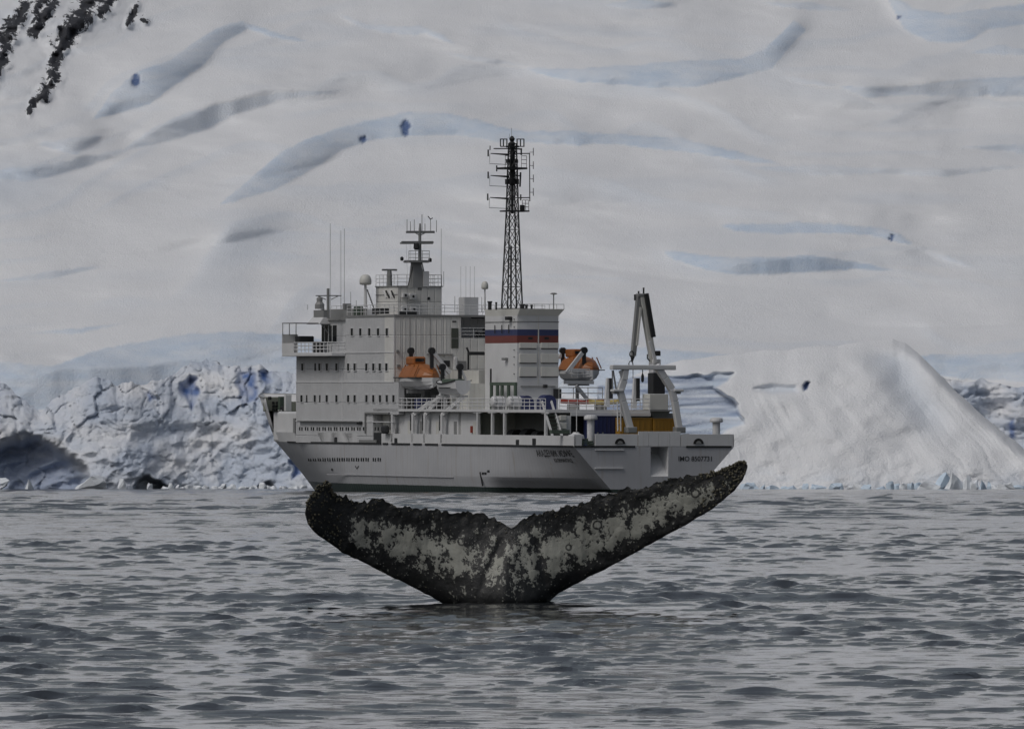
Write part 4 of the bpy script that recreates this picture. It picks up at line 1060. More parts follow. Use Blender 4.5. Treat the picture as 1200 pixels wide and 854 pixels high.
# small mast above the wheelhouse, horn, aerials
def aerial(px_, ya, yb, u, r=0.028, name='whip_antenna', mat=None):
    MB().tube([(AF(px_, ya, u)[0], u, AF(px_, ya, u)[1]), (AF(px_, yb, u)[0], u, AF(px_, yb, u)[1])], r, 4).build(name, mat or GREY, ship)
um = 74
MB().tube([(AF(384.5, 362, um)[0], um, zRoof), (AF(384.5, 338, um)[0], um, AF(384.5, 338, um)[1])], 0.16, 6).build('light_mast', GREY, ship)
MB().beam((AF(370, 346.5, um)[0], um, AF(370, 346.5, um)[1]), (AF(400, 346.5, um)[0], um, AF(400, 346.5, um)[1]), 0.1, 0.12).build('yard', GREY, ship)
for xa, ya, xb, yb in ((373, 347, 382, 351), (396, 347, 388, 351)):
    MB().tube([(AF(xa, ya, um)[0], um, AF(xa, ya, um)[1]), (AF(xb, yb, um)[0], um, AF(xb, yb, um)[1])], 0.05, 4).build('yard_brace', GREY, ship)
p = AF(374.5, 362, 80); MB().lathe((p[0], 80, p[1]), [(0.55, 0), (0.55, .5), (0.35, .8), (0.35, 1.2), (0.1, 1.4)], 10).build('horn_housing', GREY, ship)
for x, y0, y1, u in ((387, 262, 362, 70), (399.5, 270, 362, 70), (403.5, 268, 362, 70), (411, 342, 362, 68), (417.5, 352, 364, 66), (360.5, 357, 363, 82), (517, 268, 336, 58), (520, 318, 336, 58)): aerial(x, y0, y1, u)
p = AF(406.5, 361, 69); MB().box(p[0] - .4, p[0] + .4, 68.7, 69.3, p[1] - .2, p[1] + .5).build('aerial_tuner', GREY, ship)
for x in (540, 546, 551, 556): aerial(x, 312, 349, 49.5, 0.016)
for x, y in ((533, 347), (564.5, 348)): aerial(x, y, 366, 53, 0.03)

# ---- boat deck and the open gallery below
zB0, zB1 = 8.35, 8.62
uS = 8.0                                                          # aft edge of the boat deck
vS = AF(762, 484, uS)[0]
MB().box(-9.1, 9.0, 24, 57.9, zB0, zB1).build('boat_deck', WHITE, ship)
MB().box(-9.1, vS, uS, 23.997, zB0 - .03, zB1).build('boat_deck', WHITE, ship)
uH = SD(560, 500)[0]
for k, (xa, xb) in enumerate(((462, 483), (486, 497), (499.5, 516), (519, 537), (540, 559.5))):
    u0, u1 = SD(xb, 500, -8.3)[0], SD(xa, 500, -8.3)[0]
    MB().box(-8.3, -7.9, u0, u1, 4.8, zB0 - .05).build('deck_house_wall', WHITE, ship, bevel=0.03)
    MB().box(-8.34, -8.28, u0 + .4, u0 + 1.2, 5.0, 7.3).build('deck_house_door', GREY if k % 2 else AFTW, ship)
MB().box(-8.0, 8.0, 30, 57.9, 4.8, zB0 - .06).build('deck_house', AFTW, ship)
apan('fire_station', 551, 554.5, 499, 507, SD(552, 500, -8.4)[0], RED, 0.3)
MB().box(-3.6, 7.0, 11.0, 29.9, 4.8, zB0 - .06).build('winch_room', GREY, ship)
for x in (560.5, 577.5, 591.8, 640): 
    u = SD(x, 495, -8.9)[0]; MB().box(-9.05, -8.8, u - .18, u + .18, 4.8, zB0 - .03).build('pillar', WHITE, ship)
    MB().hexa([(-9.03, u - .9, 8.2), (-8.82, u - .9, 8.2), (-8.82, u + .9, 8.2), (-9.03, u + .9, 8.2)], [(-9.03, u - 1.3, 8.31), (-8.82, u - 1.3, 8.31), (-8.82, u + 1.3, 8.31), (-9.03, u + 1.3, 8.31)]).build('pillar_head', WHITE, ship)
for u, v, r in ((20, -6, 0.9), (16, -6.5, 0.7), (24, -6, 0.8)):
    MB().disc_x((v, u, 5.7), r, 1.6, 14).build('winch_drum', DARK, ship)
railing('boat_deck_railing', [(-9.0, 57, zB1), (-9.0, uS + .1, zB1)], ship, 1.15, 3, 1.5, 0.045)
railing('boat_deck_railing', [(AF(656, 480, uS)[0], uS + .1, zB1), (vS - .1, uS + .1, zB1)], ship, 1.15, 3, 1.0, 0.04)
railing('high_railing', [(AF(655, 470, 14)[0], 14, zB1 + 1.15), (AF(706, 470, 14)[0], 14, zB1 + 1.15)], ship, 1.2, 2, 1.6, 0.045, GREY)
# bent davit frames rising from the rail
for x, dx, dy in ((460.5, 18, 15), (484.5, 20, 14), (498.5, 20, 24), (518.5, 24, 20)):
    v = -8.95; u, z = SD(x, 485, v); u2, z2 = SD(x + dx, 485 - dy, v + 1.2)
    MB().beam((v, u, 5.0), (v, u, z), 0.30, 0.5).build('davit_post', WHITE, ship)
    MB().beam((v, u, z - .1), (v + 1.2, u2, z2), 0.30, 0.42).build('davit_arm', WHITE, ship)
    MB().box(v - .2, v - .16, u + 0.25, u + 0.5, 6.3, z - .1).build('post_dark_edge', DARK, ship)  # dark strip along the edge of each post
# stair from the boat deck aft, lockers, gallery wall and its dark shade sheet
a0, a1 = AF(640, 490, uS)[0], AF(651, 490, uS)[0]
srt = MB().beam((a0, uS + 1.2, zB1 + .9), (a0 + .15, uS - 1.9, 5.3), 0.12, 0.3).build('stair_stringer', WHITE, ship)
MB().beam((a1, uS + 1.2, zB1 + .9), (a1 + .15, uS - 1.9, 5.3), 0.12, 0.3).build('stair_stringer', WHITE, ship)
for k in range(9):
    f = k / 8; MB().box(a0 + .1, a1, uS - 1.75 + 1.9 * f, uS - 1.45 + 1.9 * f, 5.1 + 3.3 * f, 5.18 + 3.3 * f).build('stair_tread', DECKG, ship)
apan('gallery_wall', 653, 668.5, 487, 508, uS, WHITE, 0.12)
for yt, yb in ((486.5, 492.5), (495.5, 502.5)): apan('wall_locker', 655.5, 663, yt, yb, uS - .15, AFTW, 0.3, bevel=.05)
apan('gallery_shade_sheet', 668.5, 730, 487, 508, uS + 1.6, DARK, 0.05)  # dark sheet stands in for the shade inside the opening
apan('deck_beam', 668.5, 762, 483.5, 487.5, uS, WHITE, 0.14)

# ---- funnel with its striped casing
uf0, uf1, fv = 32.4, 41.7, 2.4
FZ = lambda y: AF(630, y, uf0)[1]
zF = [zB1, FZ(402), FZ(393.2), FZ(386), FZ(362)]
fun = MB().box(-fv, fv, uf0, uf1, zF[0], zF[1] - .002).build('funnel', WHITE, ship)
MB().box(-fv - .004, fv + .004, uf0 - .004, uf1, zF[1], zF[2] - .002).build('red_band', FRED, fun)
MB().box(-fv - .004, fv + .004, uf0 - .004, uf1, zF[2], zF[3] - .002).build('blue_band', FBLUE, fun)
MB().box(-fv, fv, uf0, uf1, zF[3], FZ(370)).build('funnel_top', WHITE, fun)
MB().hexa([(-fv, uf0, FZ(370)), (fv, uf0, FZ(370)), (fv, uf1, FZ(370)), (-fv, uf1, FZ(370))], [(-fv - .05, uf0 - .9, FZ(362)), (fv + .35, uf0 - .9, FZ(362)), (fv + .35, uf1, FZ(362)), (-fv - .05, uf1, FZ(362))]).build('funnel_cap', AFTW, fun)
MB().box(-fv - .05, fv + .05, uf0 - .05, uf1, FZ(377.6), FZ(376.6)).build('funnel_moulding', GREY, fun)
for xa, xb in ((608.5, 628.5), (633.5, 654)):
    for yt, yb in ((401.5, 408), (414.5, 425), (430, 441)):
        o = apan('louvre_panel', xa, xb, yt, yb, uf0, AFTW, 0.22, fun, 0.03)
        apan('louvre_lip', xa + .3, xb - .3, yb, yb + 1.0, uf0, DARK, 0.14, o)
for xa in (619, 638): apan('exhaust_slot', xa, xa + 5, 395, 397.5, uf0, DARK, 0.05, fun)
apan('centre_seam', 630.4, 631.4, 371, 450, uf0, AFTW, 0.04, fun)
apan('funnel_pipe', 610, 650, 452, 453.2, uf0, GREY, 0.2, fun); apan('floodlight', 636, 640, 450.5, 454.5, uf0, DARK, 0.5, fun, .08)
apan('funnel_door', 648.5, 657.5, 455.5, 467, uf0 - .3, DARK, 0.1, fun)
for y in (374, 383, 410, 418, 427, 438): 
    u, z = SD(603, y, -fv); MB().box(-fv - .12, -fv, u - .1, u + .1, z - .05, z + .05).build('funnel_step', GREY, fun)
u, z = SD(599, 373, -fv); MB().box(-fv - .6, -fv, u - .4, u + .4, z - .2, z + .2).build('funnel_lamp', DARK, fun, bevel=.08)
u, z = SD(594, 420.5, -fv); MB().box(-fv - .5, -fv, u - .4, u + .4, z - .15, z + .15).build('funnel_lamp', GREY, fun, bevel=.08)
for du in (0, 2, 4):
    u, z = SD(597, 386, -fv); MB().tube([(-fv - .1, u + du, z - .4), (-fv - .1, u + du, z + .5)], .05, 4).build('ladder_hoop', DARK, fun)
# pipes and gear on the casing's port foot
MB().tube([(-fv - .8, 38, zB1), (-fv - .8, 38, SD(577, 432, -3.2)[1])], 0.10, 6).build('vent_pipe', DARK, ship)
rk = MB()
for x in (576, 583, 588.5, 596, 604): 
    u, z = SD(x, 450, -3.3); rk = MB().box(-3.4, -3.2, u - .25, u + .25, zB1, z); rk.build('hose_rack_post', DECKG, ship)
u0, u1, z = SD(605, 450, -3.3)[0], SD(575, 450, -3.3)[0], SD(590, 450, -3.3)[1]
MB().box(-3.42, -3.18, u0, u1, z - .15, z + .2).build('hose_rack_beam', DECKG, ship)
MB().box(-4.2, -fv - .003, 41.72, 47, zB1, SD(560, 449, -4.2)[1]).build('engine_casing', AFTW, ship)
MB().box(-2.6, 6.0, 43, 51.5, zB1, AF(560, 434, 43)[1]).build('engine_casing', AFTW, ship)
for x, r, yt in ((614.5, 8.5, 464), (640.5, 8.5, 463)):                 # blue hooded vents
    u = 29; a, z = AF(x, yt + r, u); MB().disc_x((a, u, z), r / 10.3, 1.6, 14, True).build('vent_hood', BLUE, ship); MB().box(a - r / 10.3, a + r / 10.3, u - .8, u + .8, zB1, z - .003).build('vent_trunk', BLUE, ship)
# funnel-top fittings
for x, y0, y1, r in ((574, 354, 362, 0.22), (581.5, 355, 362, .1), (617, 358, 362, .15), (623, 358, 362, 0.12), (612, 357.5, 362, .25)):
    a, z = AF(x, y1, 36); MB().lathe((a, 36, z - .1), [(r, 0), (r, (y1 - y0) / 10.6), (r * 1.3, (y1 - y0) / 10.6 + .02), (r * 1.3, (y1 - y0) / 10.6 + .18)], 8).build('exhaust_pipe', DARK, fun)
a, z = AF(648.8, 361, 33); MB().tube([(a, 33, z - .1), (a, 33, z + 1.5)], 0.07, 5).build('aerial_post', GREY, fun); MB().lathe((a, 33, z + 1.45), [(0.15, 0), (0.38, .06), (0.38, .14), (0.1, .22)], 10).build('aerial_dish', GREY, fun)
railing('funnel_railing', [(-fv, uf0 - .8, FZ(362)), (fv + .3, uf0 - .8, FZ(362))], fun, 0.5, 1, 0.9, 0.025, GREY)

# ---- lattice mast on the funnel
def lattice():
    um_ = 37.5; cxm = AF(600, 362, um_)[0]
    zz = lambda y: AF(600, y, um_)[1]
    hw = lambda y: np.interp(y, [165, 200, 250, 300, 362], [4.3, 5.6, 7.0, 9.2, 12.0]) / 10.75 * 0.78
    base = MB().box(cxm - 1.3, cxm + 1.3, um_ - 1.3, um_ + 1.3, zz(362), zz(361)).build('lattice_mast', MASTB, ship)
    P = lambda sx, sy, y: (cxm + sx * float(hw(y)), um_ + sy * float(hw(y)), zz(y))
    for sx in (-1, 1):
        for sy in (-1, 1):
            MB().tube([P(sx, sy, y) for y in (362, 300, 250, 200, 168)], 0.085, 6, 0.07).build('mast_leg', MASTB, base)
    ys = [362, 336, 312, 290, 269, 250, 232, 215, 199, 184, 169]
    for a_, b_ in zip(ys[:-1], ys[1:]):
        br = MB()
        for (p, q) in (((-1, -1), (1, -1)), ((1, -1), (1, 1)), ((1, 1), (-1, 1)), ((-1, 1), (-1, -1))):
            br.tube([P(*p, a_), P(*q, b_)], 0.04, 4); br.tube([P(*q, a_), P(*p, b_)], 0.04, 4); br.tube([P(*p, b_), P(*q, b_)], 0.035, 4)
        br.build('mast_bay_bracing', MASTB, base)
    X = lambda x, y: (AF(x, y, um_)[0], um_, AF(x, y, um_)[1])
    MB().tube([(cxm - .25, um_ - .3, zz(361)), (cxm - .25, um_ - .3, zz(288))], 0.10, 6).build('cable_trunk', MASTB, base)
    MB().tube([(cxm, um_, zz(250)), (cxm, um_, zz(170))], 0.16, 6).build('cable_trunk', MASTB, base)
    for (xa, xb, y, t) in ((590, 616, 247.5, 1.6), (587, 613.5, 197.5, 2.2), (596.5, 605.5, 304, 1.2), (593, 607, 213, 6), (594, 606, 189, 4), (595, 606, 172, 2)):
        a_, b_ = X(xa, y)[0], X(xb, y)[0]; d_ = min(1.1, (b_ - a_) / 2)
        if t > 3: d_ = 0.3
        MB().box(a_, b_, um_ - d_, um_ + d_, zz(y) - t / 21, zz(y) + t / 21).build('mast_platform', MASTB, base)
    railing('platform_railing', [(*X(588, 196)[:1], um_ - 1, zz(196.5)), (X(594, 196)[0], um_ - 1, zz(196.5))], base, 1.25, 3, 0.4, 0.03, MASTB)
    railing('platform_railing', [(*X(607, 196)[:1], um_ - 1, zz(196.5)), (X(613, 196)[0], um_ - 1, zz(196.5))], base, 1.25, 3, 0.4, 0.03, MASTB)
    railing('platform_railing', [(*X(591, 246)[:1], um_ - 1, zz(246.5)), (X(594, 246)[0], um_ - 1, zz(246.5))], base, 1.1, 3, 0.4, 0.03, MASTB)
    railing('platform_railing', [(*X(608, 246)[:1], um_ - 1, zz(246.5)), (X(615.5, 246)[0], um_ - 1, zz(246.5))], base, 1.1, 3, 0.4, 0.03, MASTB)
    p = X(612, 243.5); MB().box(p[0] - .2, p[0] + .2, um_ - .3, um_ + .3, p[2] - .3, p[2] + .3).build('lamp', MASTB, base, bevel=.05)
    # top cage
    cg = MB(); za, zb_ = zz(163), zz(172)
    for x in (586.5, 590, 594, 606, 610, 614): cg = MB().tube([(X(x, 163)[0], um_, zb_), (X(x, 163)[0], um_, za)], 0.07, 4); cg.build('cage_bar', MASTB, base)
    for y in (163.2, 171.8):
        MB().tube([X(586.3, y), X(594.5, y)], 0.05, 4).build('cage_rail', MASTB, base); MB().tube([X(605.5, y), X(614.3, y)], 0.05, 4).build('cage_rail', MASTB, base)
    MB().lathe(X(600, 172), [(0.28, 0), (0.42, .35), (0.2, .55), (0.34, .85), (0.12, 1.15)], 8).build('beacon', MASTB, base)
    MB().tube([X(599.5, 163), X(599.5, 150)], 0.022, 4).build('whip_antenna', GREY, base); MB().tube([X(597, 163), X(597, 157)], 0.02, 4).build('whip_antenna', GREY, base)
    # dipole arms
    for y, x0 in ((180.5, 572), (206.3, 572), (232, 571.5)):
        MB().tube([X(596, y + .9), X(x0 + 3, y - .5)], 0.13, 6, 0.05).build('dipole_arm', MASTB, base)
        MB().tube([X(x0, y - 5), X(x0, y + 3)], 0.09, 5).build('dipole', MASTB, base)
        MB().tube([X(x0 + 2, y), X(x0 + 1.8, y + 11.5), X(594, y + 12.5)], 0.03, 4).build('dipole_loop', MASTB, base)
    MB().tube([X(574.3, 176), X(574.3, 171)], 0.06, 4).build('dipole', MASTB, base)
    MB().tube([X(578.5, 174.3), X(596, 174.3)], 0.06, 4).build('dipole_arm', MASTB, base); MB().tube([X(605, 174.5), X(611.5, 175)], 0.08, 4).build('dipole_arm', MASTB, base)
    MB().tube([X(610.8, 174), X(610.8, 182)], 0.09, 5).build('dipole', MASTB, base)
    MB().tube([X(582, 194), X(582, 201)], 0.08, 5).build('dipole', MASTB, base); MB().tube([X(582, 198), X(590, 198)], 0.05, 4).build('dipole_arm', MASTB, base)
    MB().tube([X(610, 202), X(609.3, 219)], 0.10, 5).build('dipole', MASTB, base); MB().tube([X(604, 206.3), X(610, 206)], 0.06, 4).build('dipole_arm', MASTB, base)
    MB().tube([X(610.2, 228), X(610.2, 235)], 0.08, 5).build('dipole', MASTB, base)
    MB().tube([X(620.5, 179.5), X(620.8, 236)], 0.06, 5).build('array_pole', MASTB, base)
    for y in (180, 231.7): MB().tube([X(605, y + .2), X(621, y)], 0.06, 5).build('array_arm', MASTB, base)
    for y in (178.5, 194.3, 209.8, 225.5):
        MB().tube([X(620.5, y), X(625, y)], 0.03, 4).build('array_link', MASTB, base); MB().tube([X(625, y - 5), X(625, y + 4)], 0.045, 4).build('array_dipole', MASTB, base)
lattice()

# ---- stern gantry
def gantry():
    u = 3.0; P = lambda x, y, du=0: (AF(x, y, u)[0], u + du, AF(x, y, u)[1])
    beam = MB().box(P(716, 430)[0], P(790.5, 430)[0], u - .45, u + .45, P(730, 433.2)[2], P(730, 427.5)[2]).build('stern_gantry', WHITE, ship, bevel=0.08)
    for pts in (((733.5, 428), (731, 445), (726.5, 458), (730, 470), (739, 504)), ((769, 428), (779, 443), (787, 456), (790.5, 470), (796, 504))):
        for (a, b) in zip(pts[:-1], pts[1:]):
            MB().beam(P(*a), P(*b), 0.62, 0.72).build('gantry_leg', WHITE, beam, bevel=0.06)
        f = P(*pts[-1]); MB().box(f[0] - .55, f[0] + .55, u - .55, u + .55, f[2] - .3, f[2] + .35).build('gantry_foot', GREY, beam, bevel=0.1)
    for xa, xb in ((717, 729), (788, 799.5)):
        MB().box(P(xa, 456)[0], P(xb, 456)[0], u - .5, u + .5, P(xa, 459)[2], P(xa, 456)[2]).build('gantry_wing', WHITE, beam, bevel=.08)
        MB().box(P(xa + 1, 460)[0], P(xb - 3, 460)[0], u - .35, u + .35, P(xa, 461.5)[2], P(xa, 459)[2]).build('gantry_wing_block', GREY, beam, bevel=.05)
    MB().beam(P(728, 434), P(731, 444), 0.3, 0.5).build('gusset', WHITE, beam)
    MB().beam(P(718.5, 434), P(722, 456), 0.14, 0.14).build('gantry_strut', GREY, beam); MB().beam(P(717.5, 434), P(718, 456), 0.1, 0.1).build('gantry_strut', GREY, beam)
    for x, y0, y1, w in ((753, 438, 448, 1.7), (741.8, 434, 443, .4)):
        MB().tube([P(x, 433), P(x, y0)], 0.05, 4).build('sheave_wire', DARK, beam); MB().lathe(P(x, y1), [(.05, 0), (w / 10, .15), (w / 10, .7), (.06, .95)], 8).build('hanging_block', DARK, beam)
    for y in (476, 484, 491, 498): MB().tube([P(723.5, y), P(727, y)], 0.05, 4).build('ladder_rung', GREY, beam)
    MB().tube([P(723.5, 470), P(724, 505)], 0.08, 4).build('ladder_stile', WHITE, beam); MB().tube([P(727, 470), P(727.5, 505)], 0.08, 4).build('ladder_stile', WHITE, beam)
gantry()
# dark-topped posts inboard of the gantry
for x, yt, yb in ((712, 443, 470), (743.7, 443, 472)):
    u = 12; a, z = AF(x, yb, u); zt = AF(x, yt, u)[1]; b_ = AF(x + 1.5, yt, u)[0]
    o = MB().beam((a - .1, u, z - .6), (b_, u, zt), 0.5, 0.4).build('net_post', WHITE, ship); MB().beam((a + .25, u - .3, z + .2), (b_ + .1, u - .3, zt), 0.35, 0.3).build('net_roll', DARK, o)

# ---- crane
def crane():
    u = 11.0; P = lambda x, y, du=0: (AF(x, y, u)[0], u + du, AF(x, y, u)[1])
    base = MB().box(P(757, 480)[0], P(779, 480)[0], u - 1, u + 1, P(760, 480)[2], P(760, 461.5)[2]).build('deck_crane', AFTW, ship, bevel=0.05)
    MB().box(P(748, 480)[0], P(784, 480)[0], u - 1.4, u + 1.4, P(760, 482)[2], P(760, 480)[2]).build('crane_platform', GREY, base)
    MB().hexa([P(764, 492, -.6), P(776, 492, -.6), P(776, 492, .6), P(764, 492, .6)], [P(757, 482, -1), P(781, 482, -1), P(781, 482, 1), P(757, 482, 1)]).build('crane_pedestal', GREY, base)
    MB().box(P(766, 491)[0], P(775, 491)[0], u - .5, u + .5, 4.8, P(766, 491)[2]).build('crane_column', WHITE, base)
    railing('crane_railing', [P(756, 480, -1.3), P(748.5, 480, -1.3)], base, 1.2, 3, .5, .035); railing('crane_railing', [P(779, 480, -1.3), P(784, 480, -1.3)], base, 1.6, 4, .5, .035)
    MB().box(P(762, 461)[0], P(776.3, 461)[0], u - .75, u + .75, P(762, 461.4)[2], P(762, 437)[2]).build('crane_house', DARK, base, bevel=0.08)
    MB().box(P(762.5, 437)[0], P(772, 437)[0], u - .6, u + .6, P(762, 437)[2], P(762, 421)[2]).build('crane_head', WHITE, base, bevel=.08)
    MB().box(P(765.5, 418)[0], P(771, 418)[0], u - .8, u - .4, P(762, 417)[2], P(762, 411)[2]).build('crane_winch', DARK, base, bevel=.08)
    MB().beam(P(766, 427), P(752, 346), 0.62, 0.75).build('boom', AFTW, base, bevel=.05)
    MB().beam(P(763.5, 395, -.5), P(755, 344, -.5), 0.48, 0.4).build('boom_cover', DARK, base, bevel=.05)
    MB().beam(P(758.5, 400, -.6), P(766, 425, -.6), 0.3, 0.3).build('luffing_cylinder', WHITE, base)
    MB().beam(P(748.5, 347), P(742, 417), 0.5, 0.55).build('jib', GREY, base, bevel=.05)
    MB().beam(P(749.5, 360, -.3), P(745, 405, -.3), 0.2, 0.25).build('jib_cylinder', AFTW, base)
    MB().box(P(746, 350)[0], P(756, 350)[0], u - .4, u + .4, P(750, 348.5)[2], P(750, 344)[2]).build('knuckle', GREY, base, bevel=.1)
    for x, y0, y1 in ((754.3, 344, 337), (748.5, 344, 341), (744, 352, 345)): MB().tube([P(x, y0), P(x, y1)], 0.10, 5).build('hydraulic_hose', DARK, base)
    for cx_, cy_, rx_, ry_ in ((739, 415, 2.5, 3.5), (738, 427, 2.5, 4)):
        MB().tube([P(cx_ + rx_ * math.cos(t * .7), cy_ + ry_ * math.sin(t * .7), -.3) for t in range(10)], 0.06, 4).build('hydraulic_hose', DARK, base)
    MB().tube([P(757, 415, -.4), P(757, 420, -.4), P(760, 423, -.4)], 0.08, 4).build('hydraulic_hose', DARK, base)
    MB().tube([P(741.5, 417), P(740.5, 424)], 0.25, 6, .1).build('crane_hook', DARK, base)
crane()

# ---- stern deck fittings
def mushroom(x, yt, yb, u, r, R):
    a, z = AF(x, yt, u); zb = 4.8; c = (a, u, zb); h = z - zb
    MB().lathe(c, [(r, 0), (r, h - .55), (R * .95, h - .5), (R, h - .35), (R * .9, h - .1), (R * .5, h)], 16).build('mushroom_vent', WHITE, ship, smooth=False)
mushroom(692.3, 486, 508, 1.2, 0.38, 0.72); mushroom(839.5, 489, 508, 1.0, 0.40, 0.70)
MB().lathe((AF(675, 500, 1.5)[0], 1.5, 5.6), [(.9, 0), (.85, .35), (.4, .55), (.3, .7)], 12).build('capstan', WHITE, ship)
for x in (700.5, 706.5): a, z = AF(x, 507, 1); MB().lathe((a, 1, 4.8), [(.1, 0), (.1, 1.45), (.15, 1.5)], 8).build('bollard', GREY, ship)
for x in (802, 806): a, z = AF(x, 507, 1); MB().lathe((a, 1, 4.8), [(.14, 0), (.14, 1.2), (.2, 1.35)], 8).build('bollard', DARK, ship)
aerial(675.7, 478, 505, 2, 0.05, 'ensign_staff', WHITE)
apan('side_platform', 644, 665, 503.5, 508, 3.5, DECKG, 0.6)

# ---- lettering
def lettering(name, txt, size, mat, place, stretch=1.0, shear=0.0):
    cu = bpy.data.curves.new(name, 'FONT'); cu.body = txt; cu.size = size; cu.shear = shear; cu.align_x = 'LEFT'; cu.offset = size * 0.012
    to = bpy.data.objects.new(name + '_tmp', cu); COL.objects.link(to)
    dg = bpy.context.evaluated_depsgraph_get(); me = bpy.data.meshes.new_from_object(to.evaluated_get(dg)); bpy.data.objects.remove(to)
    xs = [v.co.x for v in me.vertices]; w = max(xs) - min(xs); x0 = min(xs)
    import bmesh
    bm = bmesh.new(); bm.from_mesh(me); bmesh.ops.triangulate(bm, faces=bm.faces); bm.to_mesh(me); bm.free()
    for v in me.vertices: v.co = place((v.co.x - x0) / w, v.co.y / size)
    me.name = name; me.materials.clear(); me.materials.append(mat)
    o = bpy.data.objects.new(name, me); link(o, ship); return o
LET = paint('black_lettering', (0.02, 0.02, 0.022), 0.6, damt=0.0)
def on_side(xa, xb, yb, yt):
    (ua, _), (ub, _) = SD(xa, yb), SD(xb, yb)
    def f(s, t):
        u = ua + (ub - ua) * s; z = SD(xa, yb + (yt - yb) * t / 0.72)[1]
        return Vector((-(float(half_b(u, z)) + 0.03), u, z))
    return f
lettering('ship_name', 'АКАДЕМИК ИОФФЕ', 1.0, LET, on_side(626, 665, 534.5, 527))
lettering('home_port', 'КАЛИНИНГРАД', 0.6, LET, on_side(642, 660, 541.3, 537))
(a0_, z0_), (a1_, z1_) = AF(795, 540, 0), AF(834, 534.3, 0)
lettering('registration_number', 'IMO 8507731', 1.0, LET, lambda s, t: Vector((a0_ + (a1_ - a0_) * s, -0.03, z0_ + (z1_ - z0_) * t / 0.72)))
lettering('thruster_mark', 'V', 1.0, LET, on_side(416, 421, 549.5, 545.5))
for x, ya, yb in ((563, 553, 569), ):
    (ua, za), (ub, zb) = SD(x, ya), SD(x + 3, yb)
    MB().beam((-9.14, ua, za), (-9.14, ub, zb), 0.12, 0.14).build('draught_line', LET, ship)
for x, y in ((566, 554.5), (569, 554.5), (572.5, 552), (386, 550)):
    u, z = SD(x, y)
    b = float(half_b(u, z)); MB().box(-b - .04, -b, u - .3, u + .3, z - .12, z + .12).build('hull_mark', LET, ship)
MB().box(-9.15, -9.05, 34, 72, SD(450, 557)[1] - .04, SD(450, 557)[1] + .04).build('hull_seam', HULL, ship)

# ------------------------------------------------------------------ things carried on deck
def world(p): return _M @ Vector(p)
def thing(name, p, label, cat, group=None):
    o = empty(name, world(p), S_ROT); return tag(o, label, cat, group)
def lofted(sections, closed_ends=True):
    mb = MB(); n = len(sections[0]); vs = [p for s in sections for p in s]; fs = []
    for i in range(len(sections) - 1):
        for k in range(n): fs.append((i * n + k, i * n + (k + 1) % n, (i + 1) * n + (k + 1) % n, (i + 1) * n + k))
    fs += [tuple(range(n))[::-1], tuple((len(sections) - 1) * n + k for k in range(n))]
    return mb.add(vs, fs)
def lifeboat(p, label, side):
    t = thing('lifeboat', p, label, 'lifeboat', 'orange lifeboats on the boat deck')
    L, W = 8.2, 3.3
    sec = []; can = []
    for k in range(13):
        f = -1 + 2 * k / 12; w = W / 2 * (1 - abs(f) ** 2.6) ** 0.6 + 0.05; y = f * L / 2; kz = 0.25 * abs(f) ** 3
        sec.append([(-w, y, 1.35), (-w * .97, y, .95), (-w * .75, y, .4 + kz), (-w * .25, y, 0.05 + kz), (w * .25, y, 0.05 + kz), (w * .75, y, .4 + kz), (w * .97, y, .95), (w, y, 1.35)])
        h = 2.55 * (1 - 0.42 * abs(f) ** 2.4)
        can.append([(w * 1.02, y, 1.353), (w * .98, y, 1.6), (w * .72, y, min(h, 3.4) * .93 + .22), (w * .3, y, h + .32), (-w * .3, y, h + .32), (-w * .72, y, min(h, 3.4) * .93 + .22), (-w * .98, y, 1.6), (-w * 1.02, y, 1.353)])
    lofted(sec).build('boat_hull', WHITE, t, smooth=False); cn = lofted(can).build('canopy', ORANGE, t)
    MB().box(-.75, .75, -.2, 2.2, 2.75, 3.65).build('steering_cabin', ORANGE, t, bevel=0.2)
    for y in (-.21, 2.21): MB().box(-.5, .5, y - .02, y + .02, 3.1, 3.45).build('cabin_window', GLASS, t)
    for k in range(4):
        y = -2.6 + k * 1.3
        for s in (-1, 1): MB().beam((s * 1.62, y, 1.5), (s * 1.05, y, 2.75), 0.10, 0.10).build('canopy_rib', ORANGE, t)
    MB().box(-1.72, 1.72, -3.4, 3.4, 1.30, 1.40).build('fender_strip', DARK, t)
    return t
uL, zL = SD(491, 457, -7.6)
lifeboat((-7.6, uL, zL), 'orange and white lifeboat beside the tall windowed wall of the ship', -1)
uL2 = uL; aL, zL2 = AF(678, 448, uL2)
lifeboat((aL, uL2, zL2 + .0), 'orange and white lifeboat on the far side behind the funnel', 1)
def davit(pts, w, head=True):
    base = MB()
    for a, b in zip(pts[:-1], pts[1:]): base.beam(a, b, w, w * 1.15)
    o = base.build('davit', WHITE, ship)
    if head: 
        p = Vector(pts[-1]); MB().disc_x((p.x, p.y, p.z), 0.38, 0.4, 10).build('davit_head', DARK, o); MB().box(p.x - .18, p.x + .18, p.y - .15, p.y + .15, p.z - 1.9, p.z - .2).build('davit_fall', DARK, o)
ud = uL - 3.2
def dv(x, y, u): a, z = AF(x, y, u); return (a, u, z)
davit([dv(527, 437, ud), dv(506, 411, ud)], 0.34); davit([dv(489, 425, ud + 5.5), dv(481.5, 411, ud + 5.5)], 0.26)
davit([dv(546, 445, 37), dv(539, 430, 37)], 0.2); davit([dv(523, 440, 40.5), dv(518.5, 430, 40.5)], 0.2)
davit([dv(664, 437, ud), dv(684.5, 410.5, ud)], 0.36); davit([dv(655, 420, ud + 5.5), dv(659.5, 411, ud + 5.5)], 0.26)
MB().beam(dv(667, 434, ud - .4), dv(692, 434, ud - .4), 0.2, 0.2).build('embarkation_rail', WHITE, ship)
